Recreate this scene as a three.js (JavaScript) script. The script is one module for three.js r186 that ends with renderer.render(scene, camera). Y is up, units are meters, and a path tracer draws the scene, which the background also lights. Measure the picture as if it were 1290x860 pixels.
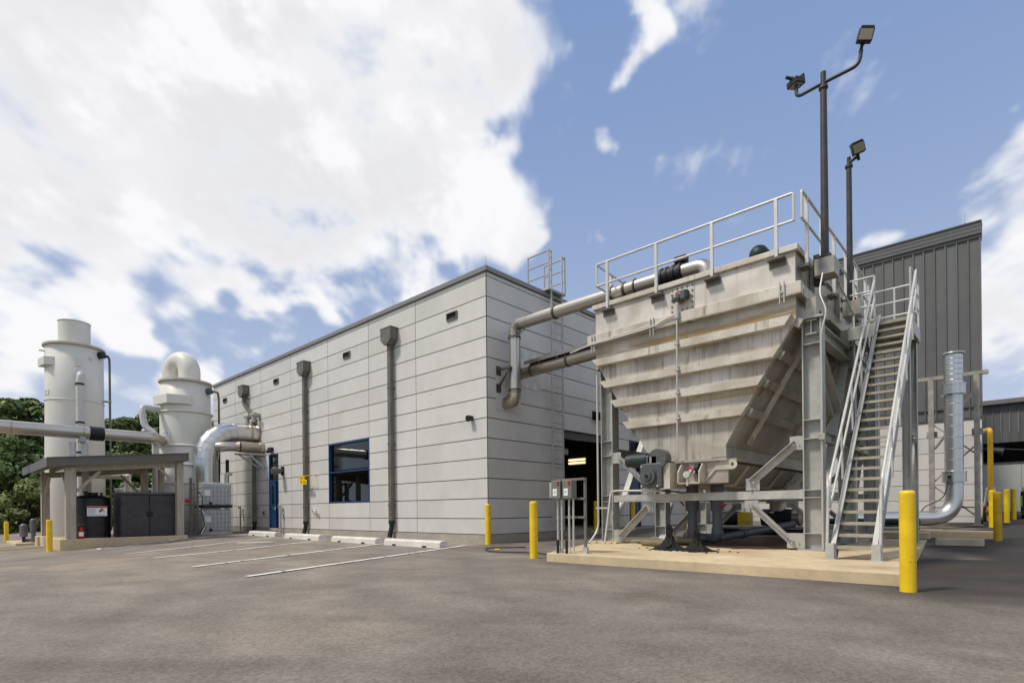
import * as THREE from 'three';
import { mergeGeometries } from 'three/addons/utils/BufferGeometryUtils.js';
import { RoundedBoxGeometry } from 'three/addons/geometries/RoundedBoxGeometry.js';
import { RectAreaLightUniformsLib } from 'three/addons/lights/RectAreaLightUniformsLib.js';

// ---------------------------------------------------------------- camera, sky, sun, exposure
const scene = new THREE.Scene();
const camera = new THREE.PerspectiveCamera(2 * Math.atan(642.52 / 699.73) * 180 / Math.PI, 1024 / 682, 0.1, 900);
camera.rotation.order = 'YXZ';
camera.position.set(11.89, 1.008, 11.754);
camera.rotation.set(0, 0.74833, -0.00958);
const fullH = 1285.04, fullW = fullH * 1024 / 682, viewH = 860, viewW = viewH * 1024 / 682;
camera.setViewOffset(fullW, fullH, (fullW - viewW) / 2, 0, viewW, viewH);   // rising front: the lens is shifted up
const renderer = new THREE.WebGLRenderer();
renderer.toneMapping = THREE.LinearToneMapping;
renderer.toneMappingExposure = 1.0;
renderer.shadowMap.enabled = true;
RectAreaLightUniformsLib.init();

const sunDir = new THREE.Vector3(-0.24, 0.84, 0.49).normalize();
const sun = new THREE.DirectionalLight(new THREE.Color(1.0, 0.93, 0.82), 3.1);
sun.position.copy(sunDir).multiplyScalar(80);
sun.castShadow = true; sun.shadow.radius = 15;
sun.shadow.mapSize.set(4096, 4096);
Object.assign(sun.shadow.camera, { left: -45, right: 45, top: 45, bottom: -45, near: 1, far: 200 });
scene.add(sun); scene.add(sun.target);

// seeded randomness and lattice noise
let seed = 12345;
const rnd = () => { seed = (seed * 1664525 + 1013904223) >>> 0; return seed / 4294967296; };
const rr = (a, b) => a + (b - a) * rnd();
const LAT = new Float32Array(65536); for (let i = 0; i < 65536; i++) LAT[i] = rnd();
const fade = (t) => t * t * (3 - 2 * t);
function vnoise(x, y, per = 256, s = 0) {
  const xi = Math.floor(x), yi = Math.floor(y), fx = fade(x - xi), fy = fade(y - yi);
  const m = (a) => ((a % per) + per) % per, X0 = m(xi), X1 = m(xi + 1), Y0 = m(yi), Y1 = m(yi + 1), h = (a, b) => LAT[(a * 7919 + b * 104729 + s * 15731) & 65535];
  return (h(X0, Y0) * (1 - fx) + h(X1, Y0) * fx) * (1 - fy) + (h(X0, Y1) * (1 - fx) + h(X1, Y1) * fx) * fy;
}
function fbm(x, y, oct = 4, per = 256, s = 0) { let a = 0, w = 0.5, t = 0; for (let i = 0; i < oct; i++) { a += w * vnoise(x, y, per, s + i * 3); t += w; x *= 2; y *= 2; per *= 2; w *= 0.5; } return a / t; }
const V = (x, y, z) => new THREE.Vector3(x, y, z);
const cl = (x, a = 0, b = 1) => Math.min(b, Math.max(a, x));
const sm = (a, b, x) => { const t = cl((x - a) / (b - a)); return t * t * (3 - 2 * t); };

function vnoise3(x, y, z) {
  const xi = Math.floor(x), yi = Math.floor(y), zi = Math.floor(z), fx = fade(x - xi), fy = fade(y - yi), fz = fade(z - zi);
  const h = (a, b, c) => LAT[(a * 7919 + b * 104729 + c * 39119) & 65535], L = (a, b, t) => a + (b - a) * t;
  return L(L(L(h(xi, yi, zi), h(xi + 1, yi, zi), fx), L(h(xi, yi + 1, zi), h(xi + 1, yi + 1, zi), fx), fy), L(L(h(xi, yi, zi + 1), h(xi + 1, yi, zi + 1), fx), L(h(xi, yi + 1, zi + 1), h(xi + 1, yi + 1, zi + 1), fx), fy), fz);
}
// the sky: blue air with a great broken cloud sheet to the west, small cumulus low down; compass azimuth (deg from -z towards +x), elevation, spread (deg), weight
const CLOUDS = [
  [-92, 40, 9, 1], [-84, 36, 8, 1], [-73, 39, 8, 1], [-63, 41, 7, 1], [-54, 42, 5, 1], [-48.5, 41.5, 3.6, .95], [-45, 38, 2.6, .95], [-50, 37, 4, .95], [-57, 36, 5.5, 1], [-66, 34, 6, 1], [-75, 32, 6, 1], [-84, 29, 6, 1], [-93, 30, 7, 1], [-88, 24, 4, .95], [-81, 24.5, 3.6, .9], [-74, 27, 4, .9], [-66, 29, 4, .95], [-59, 31, 4, .95], [-52.5, 33, 3.4, .95], [-47.5, 34.5, 2.6, .8],
  [-54, 29.5, 3.0, .95], [-50, 28.5, 3.0, 1], [-46.5, 27.6, 2.4, 1], [-43.3, 26.2, 1.9, 1], [-41.5, 24.6, 1.3, 1], [-48, 25.8, 2.2, .95], [-44.5, 24.2, 1.8, .9], [-51, 24.3, 1.6, .6], [-68, 23.6, 2.9, .92], [-73, 23.8, 2.8, .92], [-62, 24.6, 2.6, .85], [-64, 27, 2.6, .8], [-79, 22.6, 2.8, .9], [-86, 22.4, 2.4, .85], [-57.5, 26.6, 2.2, .8], [-66, 26, 3, .9], [-74, 26.5, 3.2, .95], [-82, 26, 3.4, .95],
  [-84.5, 14, 1.4, .75], [-86.5, 11.5, 2.0, .75], [-81.5, 12.8, 1.2, .7], [-78, 16.9, 1.0, .8], [-75.5, 15.3, 0.8, .75], [-71.3, 17.3, 1.1, .9], [-69.6, 17.0, .9, .85], [-66, 18.2, 1.1, .85], [-64.3, 18.0, .9, .8], [-61, 13.5, .9, .6], [-52, 20.5, 1.0, .6], [-77, 9.3, 1.4, .7], [-73.5, 8.4, 1.3, .65], [-71, 12.7, 1.0, .7], [-74, 12, 0.9, .6], [-84.5, 8.4, 1.5, .6], [-60, 16.6, 1.2, .45], [-55.5, 19.5, 1.6, .5], [-68, 14.5, 1, .45],
  [-30, 42.5, 1.7, .6], [-32, 40.4, 1.2, .55], [-33.2, 38.3, .9, .4], [-26.5, 41.5, 1.2, .4], [-34.2, 33.3, 0.8, .5], [-38.5, 35.6, 1.6, .35], [0.4, 25.6, 1.7, .7], [2.4, 27, 2.0, .6], [-2.6, 24.8, 1.1, .5], [-12, 34.4, 2.2, .1], [-9.5, 30.8, 1.7, .08], [-0.8, 15.4, 2.3, 1], [0.5, 11, 3, 1], [3, 18, 3, .95], [-3, 12.6, 2, .8], [-9.9, 23, 0.9, .5], [-2.4, 21, .8, .45], [-36.5, 24.6, .9, .35],
  [12, 14, 5, .8], [30, 20, 8, .9], [55, 28, 10, .9], [80, 18, 8, .8], [105, 35, 12, .9], [135, 22, 9, .9], [160, 40, 12, .9], [-170, 24, 10, .9], [-145, 36, 12, .95], [-120, 24, 7, .9], [-108, 40, 10, 1], [60, 55, 12, .8], [-70, 56, 12, .9], [150, 65, 12, .7], [-110, 62, 12, .9], [20, 45, 7, .6],
];
(function makeSky() {
  const W = 2048, H = 1024, data = new Float32Array(W * H * 4), R = Math.PI / 180;
  const bl = CLOUDS.map(([a, e, s, w]) => ({ x: Math.sin(a * R) * Math.cos(e * R), y: Math.sin(e * R), z: -Math.cos(a * R) * Math.cos(e * R), k: 1 / (2 * (s * R) ** 2), w, cut: Math.cos(Math.min(3.1, 2.8 * s * R)) }));
  for (let j = 0; j < H; j++) {
    const el = (j + 0.5) / H * Math.PI - Math.PI / 2, y = Math.sin(el), c = Math.cos(el);
    for (let i = 0; i < W; i++) {
      const ph = ((i + 0.5) / W - 0.5) * 2 * Math.PI, x = c * Math.cos(ph), z = c * Math.sin(ph), o = (j * W + i) * 4;
      const up = Math.max(y, 0), t = Math.pow(1 - up, 2.6);
      let r = 0.195 + 0.44 * t, g = 0.305 + 0.41 * t, b = 0.565 + 0.28 * t;
      if (y > -0.02) {
        let cov = 0, no = 1;
        const w1 = (a, b) => (vnoise3(x * b + a, y * b * 1.3 + a * 2, z * b - a) - 0.5) + 0.5 * (vnoise3(x * b * 2.3 + a, y * b * 2.9, z * b * 2.3 + a) - 0.5) + 0.28 * (vnoise3(x * b * 5.3 + a, y * b * 6.5, z * b * 5.3 + a) - 0.5);
        const px = x + 0.13 * w1(11, 7), py = y + 0.10 * w1(47, 7), pz = z + 0.13 * w1(83, 7), pl = 1 / Math.hypot(px, py, pz);
        for (const q of bl) { const d = (px * q.x + py * q.y + pz * q.z) * pl; if (d > q.cut) no *= 1 - cl(q.w * Math.exp(-(2 - 2 * d) * q.k), 0, 0.985); }
        cov = 1 - no;
        // wind-drawn texture: streaks run from low west to high east
        const u = x * 0.45 + z * 0.9, v = x * 0.9 - z * 0.45;
        let n = 0, w = 0.5, fr = 6.5, tot = 0;
        for (let k = 0; k < 7; k++) { n += w * vnoise3(u * fr * 0.8 + 31 * k, (y * 1.9 + 0.35 * u) * fr, v * fr * 1.15 + 7 * k); tot += w; w *= 0.64; fr *= 2.05; }
        n /= tot;
        // feathered streaks drawn out along the wind, which blows towards the north west
        const lx = x / (y + 0.16), lz = z / (y + 0.16), al0 = lx * -0.64 + lz * -0.77, ac0 = lx * 0.77 - lz * 0.64; let n2 = 0, t2 = 0, w2 = 0.5, f2 = 3.2; for (let k = 0; k < 7; k++) { n2 += w2 * vnoise(al0 * f2 * 0.42 + 60 + 0.8 * n, ac0 * f2 * 1.25 + 40 + 1.4 * n, 65536, 5 + k); t2 += w2; w2 *= 0.66; f2 *= 2.0; }
        n = 0.45 * n + 0.55 * (n2 / t2);
        const dens = cov * 1.03 + (n - 0.5) * (3.3 - 0.4 * cov) - 0.30 - 0.24 * (1 - sm(0, 0.3, cov)), al = sm(-0.14, 0.58, dens);
        const body = sm(0.2, 1.0, dens);
        let sh = 0, fr2 = 4; for (let k = 0, ww = .5; k < 5; k++, ww *= .55) { sh += ww * vnoise3(u * fr2 + 91, y * fr2 * 1.6 + 17, v * fr2 * 1.3); fr2 *= 2.1; }
        const grey = cl(0.985 - 0.15 * body * sm(0.36, 0.66, sh) + 2.0 * (n - .525) * body, 0.70, 0.99);
        r += (grey * 0.965 - r) * al; g += (grey * 0.965 - g) * al; b += (grey * 0.985 - b) * al;
      } else { const k = sm(-0.02, -0.12, y); r += (0.16 - r) * k; g += (0.155 - g) * k; b += (0.14 - b) * k; }
      data[o] = r; data[o + 1] = g; data[o + 2] = b; data[o + 3] = 1;
    }
  }
  const t = new THREE.DataTexture(data, W, H, THREE.RGBAFormat, THREE.FloatType);
  t.mapping = THREE.EquirectangularReflectionMapping; t.magFilter = THREE.LinearFilter; t.minFilter = THREE.LinearFilter; t.needsUpdate = true;
  scene.background = t; scene.environment = t;
})();

// ---------------------------------------------------------------- textures and materials
function tex(n, fn, srgb = true, m = n) {
  const d = new Uint8Array(n * m * 4);
  for (let j = 0; j < m; j++) for (let i = 0; i < n; i++) { const c = fn(i / n, j / m, i, j), o = (j * n + i) * 4; for (let k = 0; k < 3; k++) d[o + k] = cl(Array.isArray(c) ? c[k] : c, 0, 255); d[o + 3] = 255; }
  const t = new THREE.DataTexture(d, n, m, THREE.RGBAFormat); t.wrapS = t.wrapT = THREE.RepeatWrapping; t.magFilter = THREE.LinearFilter; t.minFilter = THREE.LinearMipmapLinearFilter; t.generateMipmaps = true;
  if (srgb) t.colorSpace = THREE.SRGBColorSpace; t.needsUpdate = true; return t;
}
const rep = (t, k, ky = k, ox = 0, oy = 0) => { const c = t.clone(); c.repeat.set(k, ky); c.offset.set(ox, oy); c.needsUpdate = true; return c; };
const mixc = (a, b, t) => [0, 1, 2].map((k) => a[k] + (b[k] - a[k]) * t);
// relative-tone maps (near white) so that one map serves many paints
const T = {};
T.mottle = tex(512, (u, v) => 214 + 70 * (fbm(u * 8, v * 8, 5, 8, 1) - 0.5) + 22 * (fbm(u * 64, v * 64, 2, 64, 5) - 0.5));
T.soft = tex(512, (u, v) => 238 + 26 * (fbm(u * 4, v * 4, 5, 4, 11) - 0.5) + 8 * (fbm(u * 16, v * 8, 4, 8, 4) - 0.5));
T.streak = tex(512, (u, v) => { const s = fbm(u * 48, v * 2, 3, 256, 21), p = fbm(u * 6, v * 4, 4, 256, 22); const k = cl((s - 0.5) * 2.2 + (p - 0.5) * 1.8, -1, 1); return mixc([230, 227, 221], [176, 167, 152], cl(0.25 + 0.75 * k)); });
T.galv = tex(512, (u, v) => { const c = fbm(u * 24, v * 24, 2, 24, 31), s = fbm(u * 5, v * 3, 4, 256, 33); const k = 222 + 22 * (c - 0.5) + 44 * (s - 0.5); return [k, k + 1, k + 1]; });
T.rough = tex(256, (u, v) => 128 + 150 * (fbm(u * 8, v * 8, 4, 8, 41) - 0.5), false);
T.wood = tex(512, (u, v) => { const g = fbm(u * 60, v * 3, 4, 256, 51); return mixc([228, 224, 216], [186, 178, 166], cl(g * 1.4 - 0.2)); });
T.grain = tex(1024, (u, v, i, j) => 120 + 110 * (fbm(u * 128, v * 128, 3, 128, 61) - 0.5) + 90 * (LAT[(i * 131 + j * 7919) & 65535] - 0.5), false);
T.ahue = tex(2048, (u, v, i, j) => {
  const s = fbm(u * 8, v * 16, 5, 8, 71), p = fbm(u * 20, v * 20, 4, 20, 74), f = LAT[(i * 613 + j * 7919 + ((i * j) >> 3)) & 65535];
  let k = 190 + 36 * (s - 0.5) + 46 * (p - 0.5) + 50 * (f - 0.5) + 56 * (fbm(u * 420, v * 420, 2, 420, 79) - 0.5);
  const dust = cl((fbm(u * 5, v * 10, 4, 5, 77) - 0.52) * 4); if (f > 0.99) k += 26; if (f < 0.012) k -= 30;
  return mixc([k, k * 0.972, k * 0.945], [k * 1.1, k * 1.05, k * 0.97], dust * .45);
});
T.conc = tex(1024, (u, v, i, j) => { const a = fbm(u * 6, v * 6, 5, 6, 81), b = fbm(u * 40, v * 40, 3, 40, 83), f = LAT[(i * 97 + j * 7919) & 65535], st = cl((fbm(u * 3, v * 3, 4, 3, 86) - 0.55) * 4); const k = 222 + 48 * (a - 0.5) + 26 * (b - 0.5) + 16 * (f - 0.5); return mixc([k, k * 0.985, k * 0.96], [k * 0.82, k * 0.76, k * 0.68], st); });

T.dirt = tex(512, (u, v) => { const a = fbm(u * 5, v * 5, 5, 5, 151), r = fbm(u * 40, v * 3, 3, 256, 153), q = fbm(u * 7, v * 5, 3, 256, 157), f = fbm(u * 60, v * 60, 2, 60, 159); return mixc(mixc([232, 229, 223], [196, 188, 174], cl((a - 0.35) * 2.2)), [150, 136, 114], cl((r - 0.6) * 4) * sm(0.5, 0.65, q) * 0.8 + cl((f - 0.62) * 3) * 0.25); });
T.scuff = tex(512, (u, v) => { const a = fbm(u * 5, v * 5, 4, 5, 161), s = fbm(u * 30, v * 60, 3, 256, 163), q = fbm(u * 6, v * 6, 3, 6, 167); return mixc(mixc([246, 246, 244], [226, 222, 212], cl((a - 0.4) * 2.5)), [150, 138, 116], cl((s - 0.68) * 5) * sm(0.54, 0.64, q) * 0.8); });
T.worn = tex(512, (u, v) => { const n = fbm(u * 14, v * 14, 5, 14, 141), m = fbm(u * 70, v * 70, 2, 70, 143); return mixc([226, 224, 218], [128, 122, 115], sm(0.58, 0.70, n * 0.75 + m * 0.25)); });
function mat(color, rough = 0.6, metal = 0, map, k = 0.5, extra = {}) {
  const m = new THREE.MeshStandardMaterial({ color, roughness: rough, metalness: metal });
  if (map) m.map = rep(map, k, k, extra.ox || 0, extra.oy || 0);
  if (extra.bump) { m.bumpMap = rep(extra.bumpTex || T.mottle, extra.bk || k); m.bumpScale = extra.bump; }
  if (extra.rm) { m.roughnessMap = rep(T.rough, k); m.roughness = Math.min(1, rough * 2); }
  if (extra.side) m.side = THREE.DoubleSide;
  return m;
}
const M = {
  panel: [0, 1, 2, 3].map((i) => mat([0xdcd9d4, 0xd8d5d0, 0xdedbd6, 0xdad7d1][i], 0.42, 0, T.soft, [0.22, 0.27, 0.31, 0.24][i], { ox: i * 0.31, oy: i * 0.17, bump: 0.0015, bumpTex: T.soft, bk: 0.6 })),
  joint: mat(0x4c4641, 0.9), coping: mat(0x8b8a87, 0.4, 0.2, T.soft, 0.4), footing: mat(0xbdb8af, 0.9, 0, T.conc, 0.4, { bump: 0.004, bumpTex: T.grain }),
  bronze: mat(0x827d73, 0.45, 0.15, T.mottle, 0.7), hole: mat(0x121212, 0.9), blue: mat(0x1e4470, 0.38, 0.1, T.soft, 0.8), blueFar: mat(0x1e4470, 0.4, 0.1, T.soft, 0.8),
  glass: new THREE.MeshPhysicalMaterial({ color: 0x9aa39f, roughness: 0.02, metalness: 0, transmission: 1, thickness: 0, ior: 1.6, specularIntensity: 1 }),
  grey: [0, 1, 2].map((i) => mat([0x6f6e6c, 0x6b6a69, 0x727170][i], 0.45, 0.15, T.soft, 0.35, { ox: i * 0.3 })), greyTrim: mat(0x5f5e5d, 0.45, 0.15, T.soft, 0.4),
  interior: mat(0xb0aea8, 0.85, 0, T.mottle, 0.2), intFloor: mat(0x8d887f, 0.6, 0, T.conc, 0.25), black: mat(0x17181a, 0.55, 0, T.mottle, 0.8), darkSteel: mat(0x33343a, 0.55, 0.4, T.mottle, 0.8),
  yellow: mat(0xf7d016, 0.42, 0, T.scuff, 0.8), yellowDeep: mat(0xd9b012, 0.55, 0, T.mottle, 0.9), yellowPipe: mat(0xe8b40c, 0.4, 0, T.soft, 0.9),  // the second yellow is a deeper, duller tone for one bollard
  stain: mat(0xcbc7be, 0.45, 0.4, T.dirt, 0.3, { bump: 0.002, bumpTex: T.mottle, bk: 0.6 }), stainDark: mat(0xcbc7be, 0.45, 0.4, T.dirt, 0.3, { ox: 0.4 }), hopperRib: mat(0xe4e0d8, 0.5, 0.2, T.dirt, 0.42, { ox: 0.2 }),
  galv: mat(0xc6c5be, 0.5, 0.15, T.galv, 0.5), galvLight: mat(0xcfcdc6, 0.45, 0.12, T.galv, 0.9), galvDark: mat(0xc6c5be, 0.5, 0.2, T.galv, 0.5), rail: mat(0xdddbd6, 0.42, 0.25, T.soft, 1), alu: mat(0xe4e1da, 0.4, 0.25, T.galv, 1),
  steel: mat(0xd2cbc0, 0.32, 0.9, T.soft, 0.5), steelShine: mat(0xd9d8d5, 0.3, 0.9, T.soft, 0.6), steelBrown: mat(0xbdb2a2, 0.36, 0.85, T.soft, 0.5), band: mat(0x7c7264, 0.45, 0.7, T.mottle, 0.8), clad: mat(0xdededb, 0.27, 0.95, T.soft, 0.5),
  tread: mat(0xc2b8a4, 0.6, 0.15, T.galv, 1), frp: mat(0xe4e1d8, 0.5, 0, T.soft, 0.16, { bump: 0.003, bumpTex: T.soft, bk: 0.4 }), frpRim: mat(0xcfc6b4, 0.55, 0, T.soft, 0.3), pvc: mat(0xd0d0cc, 0.5, 0, T.soft, 0.6), pipeWhite: mat(0xdcdad4, 0.45, 0.05, T.soft, 0.6),
  mast: mat(0x4d4a48, 0.5, 0.2, T.mottle, 0.8), lamp: mat(0x3a3a3a, 0.5, 0.2, T.mottle, 1), lens: new THREE.MeshPhysicalMaterial({ color: 0x8a7c68, roughness: 0.2, clearcoat: 1 }), pumpGrey: mat(0x83868a, 0.5, 0.3, T.mottle, 1), switchBox: mat(0x908b83, 0.42, 0.5, T.soft, 1), boxGrey: mat(0xbdb8ae, 0.5, 0.1, T.mottle, 0.8),
  pad: mat(0xe3d1ae, 0.85, 0, T.conc, 0.25, { bump: 0.003, bumpTex: T.grain, bk: 0.7 }), block: mat(0xd2cab8, 0.9, 0, T.conc, 0.5, { bump: 0.004, bumpTex: T.grain, bk: 0.7 }), stop: mat(0xf0eee8, 0.8, 0, T.conc, 0.5, { bump: 0.004, bumpTex: T.grain, bk: 1 }),
  wood: mat(0xcfcac0, 0.85, 0, T.wood, 0.8), woodDark: mat(0xcfcac0, 0.85, 0, T.wood, 0.8), fascia: mat(0x6c6964, 0.5, 0.1, T.soft, 0.6), fasciaSide: mat(0x6c6964, 0.5, 0.1, T.soft, 0.6),
  tankBlack: mat(0x202124, 0.42, 0, T.mottle, 0.7), shed: mat(0x4b4a4c, 0.6, 0, T.mottle, 0.6), shedTop: mat(0x5c6066, 0.45, 0, T.soft, 0.8), red: mat(0xb01a14, 0.4), white: mat(0xe8e8e4, 0.5), green: mat(0x39484a, 0.45, 0.15, T.mottle, 0.8), motor: mat(0x6e7272, 0.42, 0.3, T.mottle, 1.2), teal: mat(0x1f3b3c, 0.5, 0.1, T.mottle, 1),
  sludge: mat(0x0d0c0a, 0.6, 0, T.mottle, 2, { bump: 0.012, bumpTex: T.grain, bk: 2 }), hose: mat(0x8f8262, 0.7, 0, T.mottle, 1), pvcGrey: mat(0x5a5f66, 0.42, 0, T.soft, 0.8), cable: mat(0x1b1a1a, 0.6), conduit: mat(0xd3d0c8, 0.42, 0.35, T.soft, 1),
  tote: new THREE.MeshPhysicalMaterial({ color: 0xbfc6cd, roughness: 0.45, transmission: 0.2, thickness: 0 }), paint: mat(0xffffff, 0.8, 0, T.worn, 0.6), bark: mat(0x4a3b2d, 0.95, 0, T.wood, 0.6),
  screen: mat(0xbcbdb8, 0.7, 0, T.soft, 0.3), grass: mat(0x6a8040, 0.95, 0, T.mottle, 0.4), patch: mat(0xb9b3a6, 0.9, 0, T.conc, 0.4),
};

// ---------------------------------------------------------------- helpers
const UP = V(0, 1, 0);
function boxUV(g) {
  g = g.index ? g.toNonIndexed() : g; const p = g.attributes.position, n = g.attributes.normal, uv = new Float32Array(p.count * 2);
  for (let i = 0; i < p.count; i += 3) {
    let ax = 0, ay = 0, az = 0; for (let k = 0; k < 3; k++) { ax += Math.abs(n.getX(i + k)); ay += Math.abs(n.getY(i + k)); az += Math.abs(n.getZ(i + k)); }
    for (let k = 0; k < 3; k++) { const x = p.getX(i + k), y = p.getY(i + k), z = p.getZ(i + k), o = (i + k) * 2; if (ay > ax && ay > az) { uv[o] = x; uv[o + 1] = z; } else if (ax > az) { uv[o] = z; uv[o + 1] = y; } else { uv[o] = x; uv[o + 1] = y; } }
  }
  g.setAttribute('uv', new THREE.BufferAttribute(uv, 2)); return g;
}
const strip = (g) => { g = g.index ? g.toNonIndexed() : g.clone(); for (const k of Object.keys(g.attributes)) if (!['position', 'normal'].includes(k)) g.deleteAttribute(k); return g; };
const merge = (a) => { a = a.flat(9).map(strip); return a.length === 1 ? a[0] : mergeGeometries(a); };
const bx = (w, h, d, x = 0, y = 0, z = 0) => new THREE.BoxGeometry(w, h, d).translate(x, y, z);
const bb = (x0, x1, y0, y1, z0, z1) => bx(x1 - x0, y1 - y0, z1 - z0, (x0 + x1) / 2, (y0 + y1) / 2, (z0 + z1) / 2);
const rb = (w, h, d, r, x = 0, y = 0, z = 0, s = 1) => new RoundedBoxGeometry(w, h, d, s, r).translate(x, y, z);
const cy = (r, h, x = 0, y = 0, z = 0, seg = 20, r2 = r) => new THREE.CylinderGeometry(r2, r, h, seg).translate(x, y, z);
const sp = (r, x, y, z, a = 14, b = 10) => new THREE.SphereGeometry(r, a, b).translate(x, y, z);
function orient(g, p1, p2, up = UP) {           // local z runs from p1 to p2
  const z = p2.clone().sub(p1).normalize(); let u = up; if (Math.abs(z.dot(u)) > 0.99) u = Math.abs(z.y) > 0.9 ? V(0, 0, 1) : UP;
  const x = u.clone().cross(z).normalize(), y = z.clone().cross(x), m = new THREE.Matrix4().makeBasis(x, y, z).setPosition(p1.clone().add(p2).multiplyScalar(0.5)); return g.applyMatrix4(m);
}
const bar = (p1, p2, w, h = w, up) => orient(bx(w, h, p1.distanceTo(p2)), p1, p2, up);
const rod = (p1, p2, r, seg = 10) => orient(new THREE.CylinderGeometry(r, r, p1.distanceTo(p2), seg).rotateX(Math.PI / 2), p1, p2);
const cone = (p1, p2, r1, r2, seg = 20) => orient(new THREE.CylinderGeometry(r2, r1, p1.distanceTo(p2), seg).rotateX(Math.PI / 2), p1, p2);
const ring = (p1, p2, r, len, at, seg = 20) => { const d = p2.clone().sub(p1).normalize(), c = p1.clone().lerp(p2, at); return rod(c.clone().addScaledVector(d, -len / 2), c.clone().addScaledVector(d, len / 2), r, seg); };
function ibeam(p1, p2, h, w, t = 0.02, up) { const L = p1.distanceTo(p2); return orient(merge([bx(w, t, L, 0, h / 2 - t / 2), bx(w, t, L, 0, -h / 2 + t / 2), bx(t * 0.8, h - 2 * t, L)]), p1, p2, up); }
function channel(p1, p2, h, w, t = 0.012, up, s = 1) { const L = p1.distanceTo(p2); return orient(merge([bx(t, h, L), bx(w, t, L, s * (w / 2 + t / 2), h / 2 - t / 2), bx(w, t, L, s * (w / 2 + t / 2), -h / 2 + t / 2)]), p1, p2, up); }
function angle(p1, p2, w, t = 0.012, up) { const L = p1.distanceTo(p2); return orient(merge([bx(w, t, L, 0, -w / 2), bx(t, w, L, w / 2 - t / 2, t / 2)]), p1, p2, up); }
const tube = (pts, r, seg = 40, rad = 10, ten = 0.5) => new THREE.TubeGeometry(new THREE.CatmullRomCurve3(pts, false, 'catmullrom', ten), seg, r, rad);
function bend(pts, r, br = 0.15, rad = 12, es = 8) {  // pipe with straight runs and round elbows
  const path = new THREE.CurvePath(), n = pts.length; let prev = pts[0];
  for (let i = 1; i < n - 1; i++) { const a = pts[i - 1].clone().sub(pts[i]), b = pts[i + 1].clone().sub(pts[i]), k = Math.min(br, a.length() / 2.01, b.length() / 2.01), s = pts[i].clone().addScaledVector(a.normalize(), k), e = pts[i].clone().addScaledVector(b.normalize(), k); path.add(new THREE.LineCurve3(prev, s)); path.add(new THREE.QuadraticBezierCurve3(s, pts[i], e)); prev = e; }
  path.add(new THREE.LineCurve3(prev, pts[n - 1]));
  const ps = []; path.curves.forEach((c, i) => { const m = c.isLineCurve3 ? 1 : es; for (let k = i ? 1 : 0; k <= m; k++) ps.push(c.getPoint(k / m)); });
  const curve = new THREE.Curve(); curve.getPoint = (t, o = V(0, 0, 0)) => { const f = t * (ps.length - 1), i = Math.min(ps.length - 2, Math.floor(f)); return o.copy(ps[i]).lerp(ps[i + 1], f - i); }; curve.getPointAt = curve.getPoint; curve.getTangent = (t, o = V(0, 0, 0)) => { const f = t * (ps.length - 1), i = Math.round(f), a = ps[Math.max(0, i - 1)], b = ps[Math.min(ps.length - 1, i + 1)]; return o.copy(b).sub(a).normalize(); }; curve.getTangentAt = curve.getTangent;
  return new THREE.TubeGeometry(curve, ps.length - 1, r, rad);
}
const taken = {};
const numbered = (n) => { taken[n] = (taken[n] || 0) + 1; return taken[n] === 1 ? n : n + '_' + String(taken[n] - 1).padStart(3, '0'); };
function finish(o) { o.castShadow = true; o.receiveShadow = true; return o; }
function part(parent, name, g, m, opt = {}) {
  let geo = Array.isArray(g) ? merge(g) : strip(g); geo = boxUV(geo);
  const o = finish(new THREE.Mesh(geo, m)); o.name = name; if (opt.label) o.userData.label = opt.label; if (opt.kind) o.userData.kind = opt.kind; parent.add(o); return o;
}
function thing(name, label, category, pos = [0, 0, 0], group) { const o = new THREE.Group(); o.name = numbered(name); o.position.set(...pos); o.userData = { label, category }; if (group) o.userData.group = group; scene.add(o); return o; }
function single(name, label, category, g, m, group) { const o = part(scene, numbered(name), g, m); Object.assign(o.userData, { label, category }); if (group) o.userData.group = group; return o; }
function structure(name, g, m) { const o = part(scene, numbered(name), g, m); o.userData.kind = 'structure'; return o; }
function copy(o, pos, label, turn) { const c = o.clone(); c.name = numbered(o.name.replace(/_\d{3}$/, '')); c.position.set(...pos); if (turn !== undefined) c.rotation.y = turn; c.userData = { ...o.userData, label }; scene.add(c); return c; }
function canvasMat(w, h, draw, rough = 0.5) { const c = document.createElement('canvas'); c.width = w; c.height = h; draw(c.getContext('2d'), w, h); const t = new THREE.CanvasTexture(c); t.colorSpace = THREE.SRGBColorSpace; return new THREE.MeshStandardMaterial({ map: t, roughness: rough }); }
function plate(parent, name, w, h, m) { const o = finish(new THREE.Mesh(new THREE.PlaneGeometry(w, h), m)); o.name = name; parent.add(o); return o; }
// lie of the ground: falls away to the front left, rises to the back right
const gy = (x, z) => -0.052 * (Math.min(z, 13) > 4 ? (Math.min(z, 13) - 4) * sm(4, 5.5, z) + 0 : 0) * sm(-1, -12, x) + 0.05 * sm(-4, -14, x) * sm(5, 3, z) + 0.028 * Math.max(0, -1 - Math.max(z, -40)) * sm(-6, 2, x);
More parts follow.
